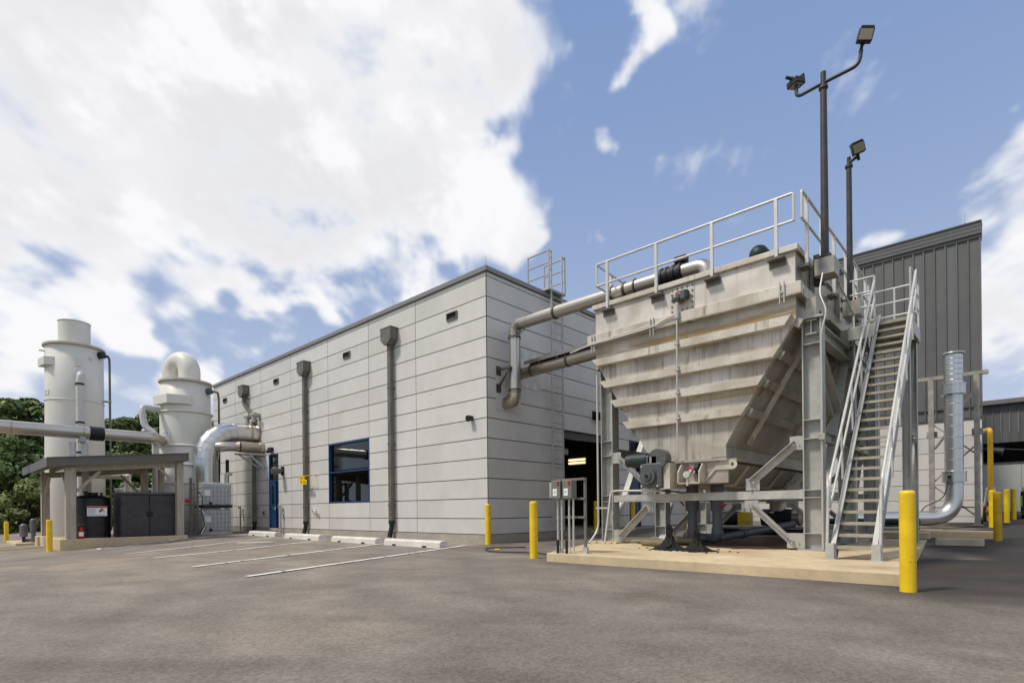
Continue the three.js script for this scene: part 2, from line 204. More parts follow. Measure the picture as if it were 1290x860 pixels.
// ---------------------------------------------------------------- ground
(function ground() {
  const g = new THREE.PlaneGeometry(64, 64, 420, 420).rotateX(-Math.PI / 2).translate(-8, 0, -8), p = g.attributes.position, n = p.count, col = new Float32Array(n * 3), uv = g.attributes.uv;
  for (let i = 0; i < n; i++) {
    const x = p.getX(i), z = p.getZ(i); p.setY(i, gy(x, z) + 0.012 * (fbm(x * 0.35 + 40, z * 0.35 + 40, 2, 256, 90) - 0.5));
    uv.setXY(i, x / 9, z / 9);
    const s = fbm(x * 0.22 + z * 0.10 + 50, z * 0.45 - x * 0.2 + 50, 4, 256, 92), d = fbm(x * 0.12 + 90, z * 0.12 + 20, 4, 256, 95), st = fbm(x * 0.9 + 9, z * 0.9 + 70, 4, 256, 97);
    let k = 1.0 + 0.20 * (s - 0.5) + 0.16 * (st - 0.5);
    // newer, blacker asphalt laid along the east side of the pad and round its front corner
    const nw = sm(0, 1, (x - 9.6) * 0.9 + (s - .5) * 5) * sm(5.0, 2.2, z + (s - 0.5) * 4) + 0.55 * sm(4.6, 3.0, z + (s - .5) * 2.2) * sm(4, 6, x) * sm(-3, 2, z);
    k *= 1 - 0.76 * cl(nw);
    k *= 1 - 0.17 * sm(2.5, 7.5, x - 0.25 * (z - 8) + (s - 0.5) * 9 + (d - 0.5) * 6);   // the newer surfacing of the east half
    for (const [cx, cz, R] of [[16, -9, 16.5], [16, -9, 18.1], [-3, 27, 17.0], [-3, 27, 18.7], [22, 30, 24], [22, 30, 25.6]]) { const q = Math.abs(Math.hypot(x - cx, z - cz) - R + 0.5 * (d - .5)); k *= 1 - 0.13 * sm(0.22, 0.06, q) * sm(0.35, 0.6, st); }   // tyre tracks
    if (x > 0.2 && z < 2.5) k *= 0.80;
    const dust = sm(0.46, 0.66, d + 0.25 * (st - 0.5));
    col[i * 3] = 0.385 * k * (1 + 0.17 * dust); col[i * 3 + 1] = 0.352 * k * (1 + 0.13 * dust); col[i * 3 + 2] = 0.312 * k * (1 + 0.05 * dust);
  }
  g.setAttribute('color', new THREE.BufferAttribute(col, 3)); g.computeVertexNormals();
  const m = new THREE.MeshStandardMaterial({ vertexColors: true, roughness: 0.92, map: T.ahue, bumpMap: rep(T.grain, 6), bumpScale: 0.0035 });
  const o = finish(new THREE.Mesh(g, m)); o.name = 'asphalt_lot'; o.userData.kind = 'structure'; scene.add(o);
  const gg = new THREE.PlaneGeometry(900, 900, 150, 150).rotateX(-Math.PI / 2), q = gg.attributes.position;
  for (let i = 0; i < q.count; i++) { const x = q.getX(i), z = q.getZ(i), inside = x > -38 && x < 22 && z > -38 && z < 22; q.setY(i, inside ? -1.2 : (x > 20 || z < -36 ? Math.min(gy(x, z), 1.1) - 0.15 : -0.34 + (x < -41 ? 0.25 : 0))); }
  gg.computeVertexNormals(); structure('grass_field', gg, M.grass);
})();
function lineStrip(x0, z0, x1, z1, w, lift, name = 'parking_stripe') {
  const L = Math.hypot(x1 - x0, z1 - z0), n = Math.ceil(L / 0.25), nx = -(z1 - z0) / L * w / 2, nz = (x1 - x0) / L * w / 2, pos = [];
  const P = (t, s) => { const x = x0 + (x1 - x0) * t + nx * s, z = z0 + (z1 - z0) * t + nz * s; return [x, gy(x, z) + lift, z]; };
  for (let i = 0; i < n; i++) { const a = P(i / n, -1), b = P(i / n, 1), c = P((i + 1) / n, -1), d = P((i + 1) / n, 1); pos.push(...a, ...b, ...c, ...b, ...d, ...c); }
  const g = new THREE.BufferGeometry(); g.setAttribute('position', new THREE.Float32BufferAttribute(pos, 3)); g.computeVertexNormals();
  const mm = M.paint; mm.side = THREE.DoubleSide; structure(name, g, mm);
}
for (const [a, b, c, d] of [[2.9, 8.2, 0.05, 0.95], [0.45, 8.2, -2.8, 1.75], [-2.7, 8.05, -6.3, 1.75], [-6.2, 7.85, -9.55, 1.8]]) lineStrip(a, b, c, d, 0.125, 0.013);
lineStrip(-11.45, 7.55, -13.6, 1.2, 0.125, 0.013); lineStrip(-10.75, 7.6, -12.9, 1.4, 0.125, 0.013);
lineStrip(-11.45, 7.5, -10.75, 7.55, 0.11, 0.017);
lineStrip(-11.75, 6.2, -11.05, 6.8, 0.1, 0.017); lineStrip(-12.1, 5.0, -11.35, 5.7, 0.1, 0.017); lineStrip(-12.5, 3.7, -11.75, 4.4, 0.1, 0.017);
// concrete patch in the stall and a concrete apron slab at the loading bay
{ const g = new THREE.CylinderGeometry(0.55, 0.55, 0.02, 28).scale(1.35, 1, 1); g.translate(-7.1, gy(-7.1, 4.0) + 0.004, 4.0); structure('concrete_patch', g, M.patch); }

// hopper pad
{ const sh = new THREE.Shape([[4.97, -3.29], [10.70, -3.29], [10.02, 5.6], [4.6, 5.6], [4.0, 0.9], [3.6, 0.3]].map((q) => new THREE.Vector2(...q)));
  structure('concrete_pad', new THREE.ExtrudeGeometry(sh, { depth: 0.5, bevelEnabled: true, bevelSize: 0.012, bevelThickness: 0.012, bevelSegments: 2 }).rotateX(-Math.PI / 2).translate(0, -0.352, 0), M.pad); }
{ const g = new THREE.PlaneGeometry(5.2, 6.2, 40, 40).rotateX(-Math.PI / 2).translate(6.7, 0.164, -2.6), p = g.attributes.position;   // brown stain under the hopper, spread wider to cut light bounced off the pad
  const keep = [], idx = g.index.array; const inn = (i) => { const x = p.getX(i) - 6.7, z = p.getZ(i) + 2.6; return Math.abs(x / 2.3) ** 3 + Math.abs(z / 2.8) ** 3 < 0.75 + 0.5 * fbm(x * 1.3 + 30, z * 1.3 + 30, 3, 256, 99); };
  for (let i = 0; i < idx.length; i += 3) if (inn(idx[i]) && inn(idx[i + 1]) && inn(idx[i + 2])) keep.push(idx[i], idx[i + 1], idx[i + 2]);
  g.setIndex(keep); structure('spill_stain', g, mat(0x5b3f33, 0.55, 0, T.mottle, 0.8)); }
structure('concrete_slab', [rb(1.75, 0.5, 0.5, 0.02, 10.45, 0.1, -7.0), rb(2.2, 0.5, 3.2, 0.02, 8.9, 0.06, -7.9)], M.pad);

// ---------------------------------------------------------------- main building: panel-clad walls on a footing
const ROWS = [[0.272, 0.76]]; for (let k = 0; k < 12; k++) ROWS.push([0.76 + k * 0.61, 0.76 + (k + 1) * 0.61]); ROWS.push([8.08, 8.22]);
const geoCache = {};
function panelGeo(w, h, d) { const k = [w, h, d].map((v) => v.toFixed(3)).join(); return geoCache[k] || (geoCache[k] = boxUV(strip(rb(w, h, d, 0.006)))); }
// lay panels over a wall; along = coordinates of the vertical joints, holes = [a0, a1, y0, y1]
function panels(parent, along, rows, holes, put, mats, gap = 0.024, d = 0.04) {
  for (const [y0, y1] of rows) for (let i = 0; i + 1 < along.length; i++) {
    let segs = [[along[i], along[i + 1], y0, y1]];
    for (const [h0, h1, hy0, hy1] of holes) segs = segs.flatMap(([a, b, c, e]) => {
      if (h1 <= a || h0 >= b || hy1 <= c + 0.02 || hy0 >= e - 0.02) return [[a, b, c, e]];
      const out = []; if (h0 - a > 0.08) out.push([a, h0, c, e]); if (b - h1 > 0.08) out.push([h1, b, c, e]);
      const m0 = Math.max(a, h0), m1 = Math.min(b, h1); if (hy0 - c > 0.05) out.push([m0, m1, c, hy0]); if (e - hy1 > 0.05) out.push([m0, m1, hy1, e]); return out;
    });
    for (const [a, b, c, e] of segs) { const o = finish(new THREE.Mesh(panelGeo(b - a - gap, e - c - gap, d), mats[Math.floor(rnd() * mats.length)])); o.name = 'wall_panel'; put(o, (a + b) / 2, (c + e) / 2); parent.add(o); }
  }
}
const mainB = thing('panel_building', 'long pale grey industrial building clad in horizontal metal panels with a flat roof', 'building');
{
  const XL = -22.4, ZB = -14.96, th = 0.24;
  const winH = [-9.42, -6.38, 1.37, 3.81], doorH = [-15.12, -14.12, 0.15, 3.81];
  const garH = [-7.1, -3.78, 0.272, 3.81], bluH = [-9.0, -8.12, 0.272, 3.81];
  const wallZ = (holes, x0, x1, zf, zb) => { // wall in the X direction, split round its openings
    const hs = [...holes].sort((a, b) => a[0] - b[0]), out = []; let x = x0;
    for (const [a, b, c, e] of hs) { if (a > x) out.push(bb(x, a, 0.1, 8.2, zb, zf)); if (c > 0.1) out.push(bb(a, b, 0.1, c, zb, zf)); out.push(bb(a, b, e, 8.2, zb, zf)); x = b; }
    out.push(bb(x, x1, 0.1, 8.2, zb, zf)); return out;
  };
  const front = wallZ([winH, doorH], XL, -0.04, -0.04, -0.04 - th);
  const side = []; { let z = -0.04 - th; const hs = [garH, bluH].sort((a, b) => b[1] - a[1]); for (const [a, b, c, e] of hs) { side.push(bb(-0.04 - th, -0.04, 0.1, 8.2, b, z)); side.push(bb(-0.04 - th, -0.04, 0.1, c, a, b)); side.push(bb(-0.04 - th, -0.04, e, 8.2, a, b)); z = a; } side.push(bb(-0.04 - th, -0.04, 0.1, 8.2, ZB, z)); }
  part(mainB, 'wall_core', front, M.joint); part(mainB, 'wall_core', side, M.joint);
  part(mainB, 'end_wall', bb(XL, XL + th, 0.1, 8.2, ZB, -0.04 - th), M.panel[1]); part(mainB, 'rear_wall', bb(XL + th, -0.04 - th, 0.1, 8.2, ZB, ZB + 0.2), M.interior);
  part(mainB, 'roof_deck', bb(XL + 0.05, -0.1, 7.75, 7.95, ZB, -0.1), M.coping); part(mainB, 'floor_slab', bb(XL + th, -0.06 - th, 0.02, 0.27, ZB + 0.2, -0.06 - th), M.intFloor);
  part(mainB, 'threshold', bb(-0.3, 0.05, 0.02, 0.268, -7.1, -3.78), M.footing);
  part(mainB, 'footing', [bb(XL, 0.03, -0.6, 0.262, -0.2, 0.03), bb(-0.2, 0.03, -0.6, 0.262, -3.78, -0.2), bb(-0.2, 0.03, -0.6, 0.262, ZB, -7.1)], M.footing);
  part(mainB, 'partition', [bb(-9.8, -9.65, 0.27, 7.7, ZB + 0.2, -3.0)], M.interior); part(mainB, 'inner_doorway', bb(-9.64, -9.6, 0.27, 2.7, -14.2, -12.9), M.hole);
  for (let i = 0; i < 5; i++) part(mainB, 'roof_beam', ibeam(V(-9.6, 5.0, -3.4 - i * 2.6), V(-0.3, 5.0, -3.4 - i * 2.6), 0.4, 0.2), M.boxGrey);
  // panels: street side then loading side
  const colsF = [-22.4, -19.2, -15.99, -12.76, -9.42, -6.38, -3.47, -0.012];
  panels(mainB, colsF, ROWS, [winH, doorH], (o, a, y) => o.position.set(a, y, -0.02), M.panel);
  const colsS = [-14.9, -13.5, -10.3, -7.1, -3.78, -0.012];
  panels(mainB, colsS, ROWS, [garH, bluH], (o, a, y) => { o.position.set(-0.02, y, a); o.rotation.y = Math.PI / 2; }, M.panel);
  part(mainB, 'corner_trim', [bb(-0.012, 0.004, 0.272, 8.22, -0.012, 0.004)], M.band);
  part(mainB, 'coping', [bb(XL - 0.03, 0.04, 8.225, 8.37, -0.36, 0.04), bb(-0.36, 0.04, 8.225, 8.37, ZB, -0.36), bb(XL - 0.03, XL + 0.3, 8.225, 8.37, ZB, -0.36)], M.coping);
  part(mainB, 'drip_edge', [bb(XL - 0.03, 0.055, 8.21, 8.228, 0.04, 0.055), bb(0.04, 0.055, 8.21, 8.228, ZB, 0.04)], M.greyTrim);
  for (const [x, z] of [[-0.05, -0.05], [-4.9, -0.1], [-11.2, -0.1], [-17.4, -0.1]]) part(mainB, 'lightning_rod', rod(V(x, 8.37, z), V(x, 8.72, z), 0.008, 6), M.galvDark);
  for (const x of [-1.55, -7.9, -14.22, -20.6]) { const v = part(mainB, 'scupper', [bb(x - 0.25, x + 0.25, 7.11, 7.14, 0.0, 0.05), bb(x - 0.25, x + 0.25, 7.32, 7.35, 0.0, 0.05), bb(x - 0.25, x - 0.22, 7.14, 7.32, 0.0, 0.05), bb(x + 0.22, x + 0.25, 7.14, 7.32, 0.0, 0.05)], M.bronze); part(v, 'opening', bb(x - 0.22, x + 0.22, 7.14, 7.32, 0.001, 0.008), M.hole); }
  // blue framed window
  const w = part(mainB, 'window', [bb(-9.42, -9.36, 1.37, 3.81, -0.14, 0.004), bb(-6.44, -6.38, 1.37, 3.81, -0.14, 0.004), bb(-9.36, -6.44, 3.75, 3.81, -0.14, 0.004), bb(-9.36, -6.44, 1.37, 1.43, -0.14, 0.006), bb(-9.36, -6.44, 2.6, 2.66, -0.14, 0.002)], M.blue, { label: 'blue framed window' });
  part(w, 'pane', bb(-9.36, -6.44, 2.66, 3.75, -0.11, -0.102), M.glass); part(w, 'pane', bb(-9.36, -6.44, 1.43, 2.6, -0.11, -0.102), M.glass);
  part(mainB, 'mezzanine', [bb(-9.6, -0.3, 3.0, 3.2, -4.4, -2.3), bb(-7.6, -7.3, 0.27, 3.0, -2.6, -2.3), bb(-9.55, -9.3, 0.27, 3.0, -2.6, -2.3)], M.interior);
  // blue door with transom, standing a little open
  const dr = part(mainB, 'door_frame', [bb(-15.12, -15.05, 0.18, 3.81, -0.14, 0.012), bb(-14.19, -14.12, 0.18, 3.81, -0.14, 0.012), bb(-15.05, -14.19, 3.74, 3.81, -0.14, 0.012), bb(-15.05, -14.19, 2.5, 2.58, -0.14, 0.012)], M.blue);
  part(dr, 'transom_pane', bb(-15.05, -14.19, 2.58, 3.74, -0.08, -0.072), M.glass); part(dr, 'sill', bb(-15.1, -14.14, 0.15, 0.18, -0.2, 0.08), M.footing);
  const leaf = part(mainB, 'door_leaf', [bb(-15.04, -14.84, 0.19, 2.49, -0.05, -0.005), bb(-14.6, -14.4, 0.19, 2.49, -0.05, -0.005), bb(-14.84, -14.6, 0.19, 1.4, -0.05, -0.005), bb(-14.84, -14.6, 2.3, 2.49, -0.05, -0.005)], M.blue);
  part(leaf, 'vision_pane', bb(-14.84, -14.6, 1.4, 2.3, -0.032, -0.026), M.glass); part(leaf, 'handle', [bb(-14.5, -14.44, 1.1, 1.3, -0.005, 0.01), bb(-14.56, -14.42, 1.17, 1.2, 0.012, 0.05)], M.alu); part(leaf, 'closing_edge', bb(-14.4, -14.19, 0.19, 2.49, -0.14, -0.1), M.hole);
  // blue door on the loading side
  const d2 = part(mainB, 'door_frame', [bb(-0.14, 0.012, 0.28, 3.81, -9.0, -8.93), bb(-0.14, 0.012, 0.28, 3.81, -8.19, -8.12), bb(-0.14, 0.012, 3.74, 3.81, -8.93, -8.19), bb(-0.14, 0.012, 2.5, 2.58, -8.93, -8.19)], M.blueFar);
  part(d2, 'transom_pane', bb(-0.08, -0.072, 2.58, 3.74, -8.93, -8.19), M.glass); part(mainB, 'door_leaf', bb(-0.06, -0.015, 0.28, 2.5, -8.93, -8.19), M.blueFar);
  // lap patch of bright new metal round the pipe penetration
  part(mainB, 'patch_plate', bb(0.001, 0.012, 4.08, 5.56, -1.5, -0.38), M.panel[1]); part(mainB, 'patch_plate', bb(0.001, 0.014, 4.95, 6.2, -2.5, -1.52), M.alu);
  part(mainB, 'roller_door', [bb(-0.2, -0.12, 3.55, 3.81, -7.1, -3.78)], M.greyTrim);
}
// inside the loading bay: a lit strip fixture
{
  const f = thing('strip_light', 'lit twin tube strip light hanging inside the dark loading bay', 'light fixture', [-4, 3.33, -10.05]);
  part(f, 'housing', rb(1.06, 0.34, 0.08, 0.01), M.boxGrey);
  const em = new THREE.MeshStandardMaterial({ color: 0xffffff, emissive: 0xffe2a8, emissiveIntensity: 1.6 });
  for (const y of [0.08, -0.08]) part(f, 'lamp_tube', rod(V(-0.48, y, 0.07), V(0.48, y, 0.07), 0.045), em);
  for (const x of [-0.4, 0.4]) part(f, 'hanger', rod(V(x, 0.17, 0), V(x, 1.5, 0), 0.008, 6), M.galvDark);
  const L = new THREE.RectAreaLight(0xffe2b0, 14, 1.0, 0.3); L.position.set(-4, 3.33, -9.9); L.lookAt(-4, 3.0, -5); scene.add(L);
}
// downspouts with conductor heads
function downspout(x, y0, label, kink) {
  const d = thing('downspout', label, 'downspout', [x, 0, 0], 'bronze downspouts on the street side');
  const hs = new THREE.Shape([[-0.3, 7.52], [0.3, 7.52], [0.3, 7.12], [0.1, 6.94], [-0.1, 6.94], [-0.3, 7.12]].map((a) => new THREE.Vector2(...a)));
  const hx = kink ? -1.15 : 0;
  part(d, 'conductor_head', [new THREE.ExtrudeGeometry(hs, { depth: 0.3, bevelEnabled: true, bevelSize: 0.01, bevelThickness: 0.01, bevelSegments: 1 }).translate(hx, 0, 0.02), bb(hx - 0.33, hx + 0.33, 7.5, 7.54, 0.0, 0.34)], M.bronze);
  if (kink) part(d, 'pipe', [bar(V(hx, 6.95, 0.14), V(hx, 6.62, 0.14), 0.17, 0.14), bar(V(hx, 6.66, 0.14), V(0, 5.75, 0.14), 0.165, 0.136, V(0, 0, 1)), bar(V(0, 5.81, 0.14), V(0, y0, 0.14), 0.17, 0.14)], M.bronze);
  else part(d, 'pipe', bb(-0.085, 0.085, y0, 6.95, 0.06, 0.2), M.bronze);
  for (const y of [1.2, 3.4, 5.4]) part(d, 'strap', bb(-0.11, 0.11, y, y + 0.04, 0.0, 0.21), M.bronze);
  part(d, 'boot', [bend([V(0, y0 + 0.05, 0.13), V(0, y0 - 0.2, 0.13), V(-0.04, 0.08, 0.2)], 0.085, 0.08), cy(0.11, 0.12, 0, y0, 0.13)], M.black); return d;
}
downspout(-4.79, 0.62, 'bronze downspout between the blue window and the corner bollard');
downspout(-11.2, 0.55, 'bronze downspout between the blue door and the blue window');
downspout(-16.55, 0.5, 'kinked bronze downspout beside the silver ducts left of the blue door', true);
// wall fittings
{
  const s = thing('wall_light', 'round grey wall light beside the blue street door', 'wall light', [-13.62, 2.95, 0]); part(s, 'back_plate', bb(-0.13, 0.13, -0.2, 0.2, 0.0, 0.05), M.darkSteel); part(s, 'lamp_head', [cone(V(0, 0, 0.05), V(-0.0, -0.02, 0.42), 0.1, 0.19), cone(V(0, -0.02, 0.42), V(0, -0.03, 0.52), 0.19, 0.16)], M.motor);
  const e = thing('emergency_light', 'small black emergency lamp over the blue street door', 'wall light', [-14.78, 4.05, 0]); part(e, 'body', rb(0.4, 0.16, 0.16, 0.03, 0, 0, 0.08), M.black); for (const x of [-0.11, 0.11]) part(e, 'lamp_head', cone(V(x, -0.06, 0.1), V(x, -0.14, 0.2), 0.06, 0.08), M.black);
  const q = thing('wall_sensor', 'small grey bullet sensor near the building corner', 'sensor', [-0.66, 3.86, 0]); part(q, 'bracket', bb(-0.04, 0.04, -0.06, 0.06, 0, 0.06), M.darkSteel); part(q, 'body', cone(V(0, 0.0, 0.05), V(0, -0.03, 0.2), 0.08, 0.1), M.darkSteel);
  const a = thing('wall_light', 'grey cylinder wall light above the open loading bay', 'wall light', [0, 4.52, -5.71]); part(a, 'back_plate', bb(0, 0.06, -0.16, 0.16, -0.2, 0.2), M.darkSteel); part(a, 'lamp_head', [rod(V(0.06, 0, -0.2), V(0.06, 0, 0.2), 0.06), cone(V(0.05, 0, 0), V(0.38, -0.06, 0), 0.13, 0.17)], M.darkSteel);
  const b = thing('wall_light', 'small dark wall light above the blue loading side door', 'wall light', [0, 4.35, -8.5]); part(b, 'body', rb(0.14, 0.2, 0.28, 0.03, 0.07, 0, 0), M.darkSteel); part(b, 'lamp_head', cone(V(0.1, -0.05, 0), V(0.26, -0.12, 0), 0.08, 0.12), M.darkSteel);
  const sg = thing('wall_sign', 'yellow projecting warning sign mounted over a downspout by the blue window', 'sign', [-10.95, 2.4, 0]); part(sg, 'arm', [bar(V(-0.4, 0.17, 0.32), V(0.55, 0.17, 0.32), 0.025), bar(V(0.5, 0.17, 0), V(0.5, 0.17, 0.33), 0.025)], M.yellow); part(sg, 'board', [bb(-0.42, 0.05, 0.0, 0.15, 0.31, 0.33), bb(-0.35, 0.25, -0.2, 0.0, 0.31, 0.33)], M.yellow);
  for (const [x, y] of [[-0.25, 0.08], [-0.08, 0.08], [-0.2, -0.09], [0.02, -0.07], [0.14, -0.12]]) part(sg, 'printed_mark', bb(x - 0.05, x + 0.05, y - 0.022, y + 0.022, 0.331, 0.334), M.black);
  const h = thing('wall_hydrant', 'small wall hydrant with yellow tags low on the wall near a downspout', 'hydrant', [-10.55, 1.1, 0]); part(h, 'body', [rod(V(0, 0, 0), V(0, 0, 0.16), 0.06), rod(V(0.02, 0, 0.12), V(0.22, -0.05, 0.14), 0.04)], M.alu); part(h, 'cap', rod(V(0.2, -0.05, 0.14), V(0.27, -0.06, 0.14), 0.055), M.white); part(h, 'tag', [bb(-0.2, -0.1, -0.05, 0.04, 0.1, 0.11), bb(-0.3, -0.22, 0.0, 0.06, 0.06, 0.07)], M.yellow);
  const cpo = thing('card_reader_box', 'small grey box with a round port on the wall left of the blue door', 'box', [-15.6, 1.0, 0]); part(cpo, 'box', bb(-0.16, 0.04, -0.12, 0.12, 0.0, 0.06), M.boxGrey); part(cpo, 'port', rod(V(-0.06, 0, 0.06), V(-0.06, 0, 0.1), 0.05), M.darkSteel);
  for (const [x, l] of [[-13.62, 'thin grey vent pipe with hooked top right of the blue door'], [-18.3, 'thin grey vent pipe with hooked top behind the stacked totes']]) { const v = thing('vent_pipe', l, 'pipe', [x, 0, 0], 'hooked vent pipes'); part(v, 'pipe', bend([V(0, 0.05, 0.14), V(0, 1.38, 0.14), V(-0.16, 1.38, 0.14), V(-0.2, 1.24, 0.14)], 0.045, 0.08), M.galvDark); part(v, 'clamp', bb(-0.08, 0.08, 0.9, 0.94, 0, 0.19), M.galvDark); }
}
// roof access ladder
{
  const l = thing('roof_ladder', 'galvanised roof ladder with a rail hoop and landing at the parapet', 'ladder', [0, 0, -3.2]);
  const za = 0.29;
  for (const s of [1, -1]) part(l, 'side_rail', [bb(0.16, 0.2, 0.42, 9.72, s * za - 0.025, s * za + 0.025)], M.galvLight);
  for (let y = 0.6; y < 8.45; y += 0.305) part(l, 'rung', rod(V(0.18, y, -za), V(0.18, y, za), 0.013, 6), M.galvDark);
  for (const y of [0.62, 2.5, 4.4, 6.3, 7.75]) part(l, 'stand_off', [bar(V(0, y, -za), V(0.18, y, -za), 0.05, 0.012), bar(V(0, y, za), V(0.18, y, za), 0.05, 0.012)], M.galvDark);
  part(l, 'landing', [bb(-0.75, 0.22, 8.4, 8.46, -0.46, 0.46)], M.galvLight);
  for (const s of [1, -1]) { const z = s * 0.44; part(l, 'hoop_rail', [rod(V(0.2, 8.46, z), V(0.2, 9.72, z), 0.028), rod(V(-0.72, 8.46, z), V(-0.72, 9.72, z), 0.028), ...[9.7, 9.3, 8.9].map((y) => rod(V(-0.72, y, z), V(0.2, y, z), 0.024))], M.galvDark); }
  part(l, 'grab_bar', [rod(V(0.2, 9.7, za), V(0.2, 9.7, 0.44), 0.02), rod(V(0.2, 9.7, -za), V(0.2, 9.7, -0.44), 0.02)], M.galvDark);
}

// ---------------------------------------------------------------- grey seamed building
{
  const b = thing('seamed_building', 'tall dark grey standing seam metal building with white panels below', 'building');
  const X1 = 10.7, Z = -15, X0 = -3;
  part(b, 'wall_core', [bb(X0, 8.6, 0.2, 11.0, -35, Z - 0.4), bb(X0, X1 - 0.02, 0.2, 11.0, Z - 0.4, Z - 0.05)], M.greyTrim); part(b, 'side_cladding', bb(X1 - 0.02, X1, 0.2, 11.0, Z - 0.4, Z - 0.05), M.grey[0]);
  let k = 0; for (let x = X1; x > 0.5; x -= 0.3335, k++) { const o = part(b, 'seam_panel', [bb(x - 0.3275, x - 0.0, 4.72, 10.95, Z - 0.05, Z), bb(x - 0.045, x - 0.0, 4.72, 10.95, Z, Z + 0.045)], M.grey[k % 3]); }
  for (let x = X1, i = 0; x > 0.5; x -= 0.3335, i++) part(b, 'skirt_panel', [bb(x - 0.3275, x, 4.3, 4.66, Z - 0.05, Z - 0.005), bb(x - 0.045, x, 4.3, 4.66, Z - 0.005, Z + 0.04)], M.grey[(i + 1) % 3]);
  part(b, 'trim_strip', [bb(X0, X1 + 0.01, 4.66, 4.72, Z - 0.05, Z + 0.06), bb(X0, X1 + 0.01, 4.24, 4.3, Z - 0.05, Z + 0.07)], M.greyTrim);
  part(b, 'cornice', [bb(X0, X1 + 0.03, 11.0, 11.42, Z - 0.42, Z + 0.12), bb(X0, X1 + 0.02, 10.88, 10.995, Z - 0.41, Z + 0.06), bb(X0, X1 + 0.04, 11.425, 11.47, Z - 0.45, Z + 0.16)], M.grey[1]);
  part(b, 'cornice_groove', [bb(X0, X1 + 0.035, 11.12, 11.14, Z - 0.43, Z + 0.13), bb(X0, X1 + 0.035, 11.27, 11.29, Z - 0.43, Z + 0.13)], M.greyTrim);
  part(b, 'lightning_rod', rod(V(10.25, 11.47, Z - 0.1), V(10.25, 11.95, Z - 0.1), 0.012, 6), M.galvLight);
  const rows = []; for (let i = 0; i < 7; i++) rows.push([0.0 + i * 0.605, 0.605 + i * 0.605]);
  panels(b, [0.05, 1.1, 4.3, 7.5, 10.7], rows, [], (o, a, y) => o.position.set(a, y, Z + 0.0), M.panel, 0.018, 0.05);
}
// far open shed on the right
{
  const s = thing('open_shed', 'low dark grey metal shed with an open bay beyond the yellow bollards', 'shed');
  const Z = -27; let k = 0;
  for (let x = 9.2; x < 26; x += 0.34, k++) part(s, 'siding_panel', [bb(x, x + 0.334, 4.3, 6.3, Z - 0.08, Z), bb(x, x + 0.06, 4.3, 6.3, Z, Z + 0.04)], M.grey[k % 3]);
  part(s, 'roof', [bar(V(17.6, 6.48, Z + 0.25), V(17.6, 7.6, Z - 14), 17.2, 0.1), bb(9.0, 26.2, 6.3, 6.5, Z + 0.05, Z + 0.28)], M.coping); part(s, 'rear_wall', bb(9.2, 26, 0.3, 6.2, Z - 14, Z - 13.8), M.greyTrim); part(s, 'end_wall', [bb(9.2, 9.4, 0.3, 6.2, Z - 13.8, Z - 0.1), bb(25.8, 26, 0.3, 6.2, Z - 13.8, Z - 0.1)], M.greyTrim);
  for (const x of [13, 17, 21, 25]) part(s, 'post', bb(x - 0.08, x + 0.08, 0.3, 4.3, Z - 0.3, Z - 0.14), M.galvDark);
  part(s, 'crossed_cable', rod(V(9.5, 4.2, Z - 0.4), V(14, 3.6, Z - 0.4), 0.02), M.galvLight);
  const w = thing('screen_wall', 'plain light grey screen wall in front of the open shed', 'wall'); for (let i = 0; i < 7; i++) part(w, 'wall_panel', bb(9.3 + i * 2.4, 9.3 + i * 2.4 + 2.388, 0.1, 3.16, Z + 0.4, Z + 0.6), M.screen); part(w, 'cap', bb(9.28, 26.1, 3.16, 3.22, Z + 0.36, Z + 0.64), M.greyTrim);
}
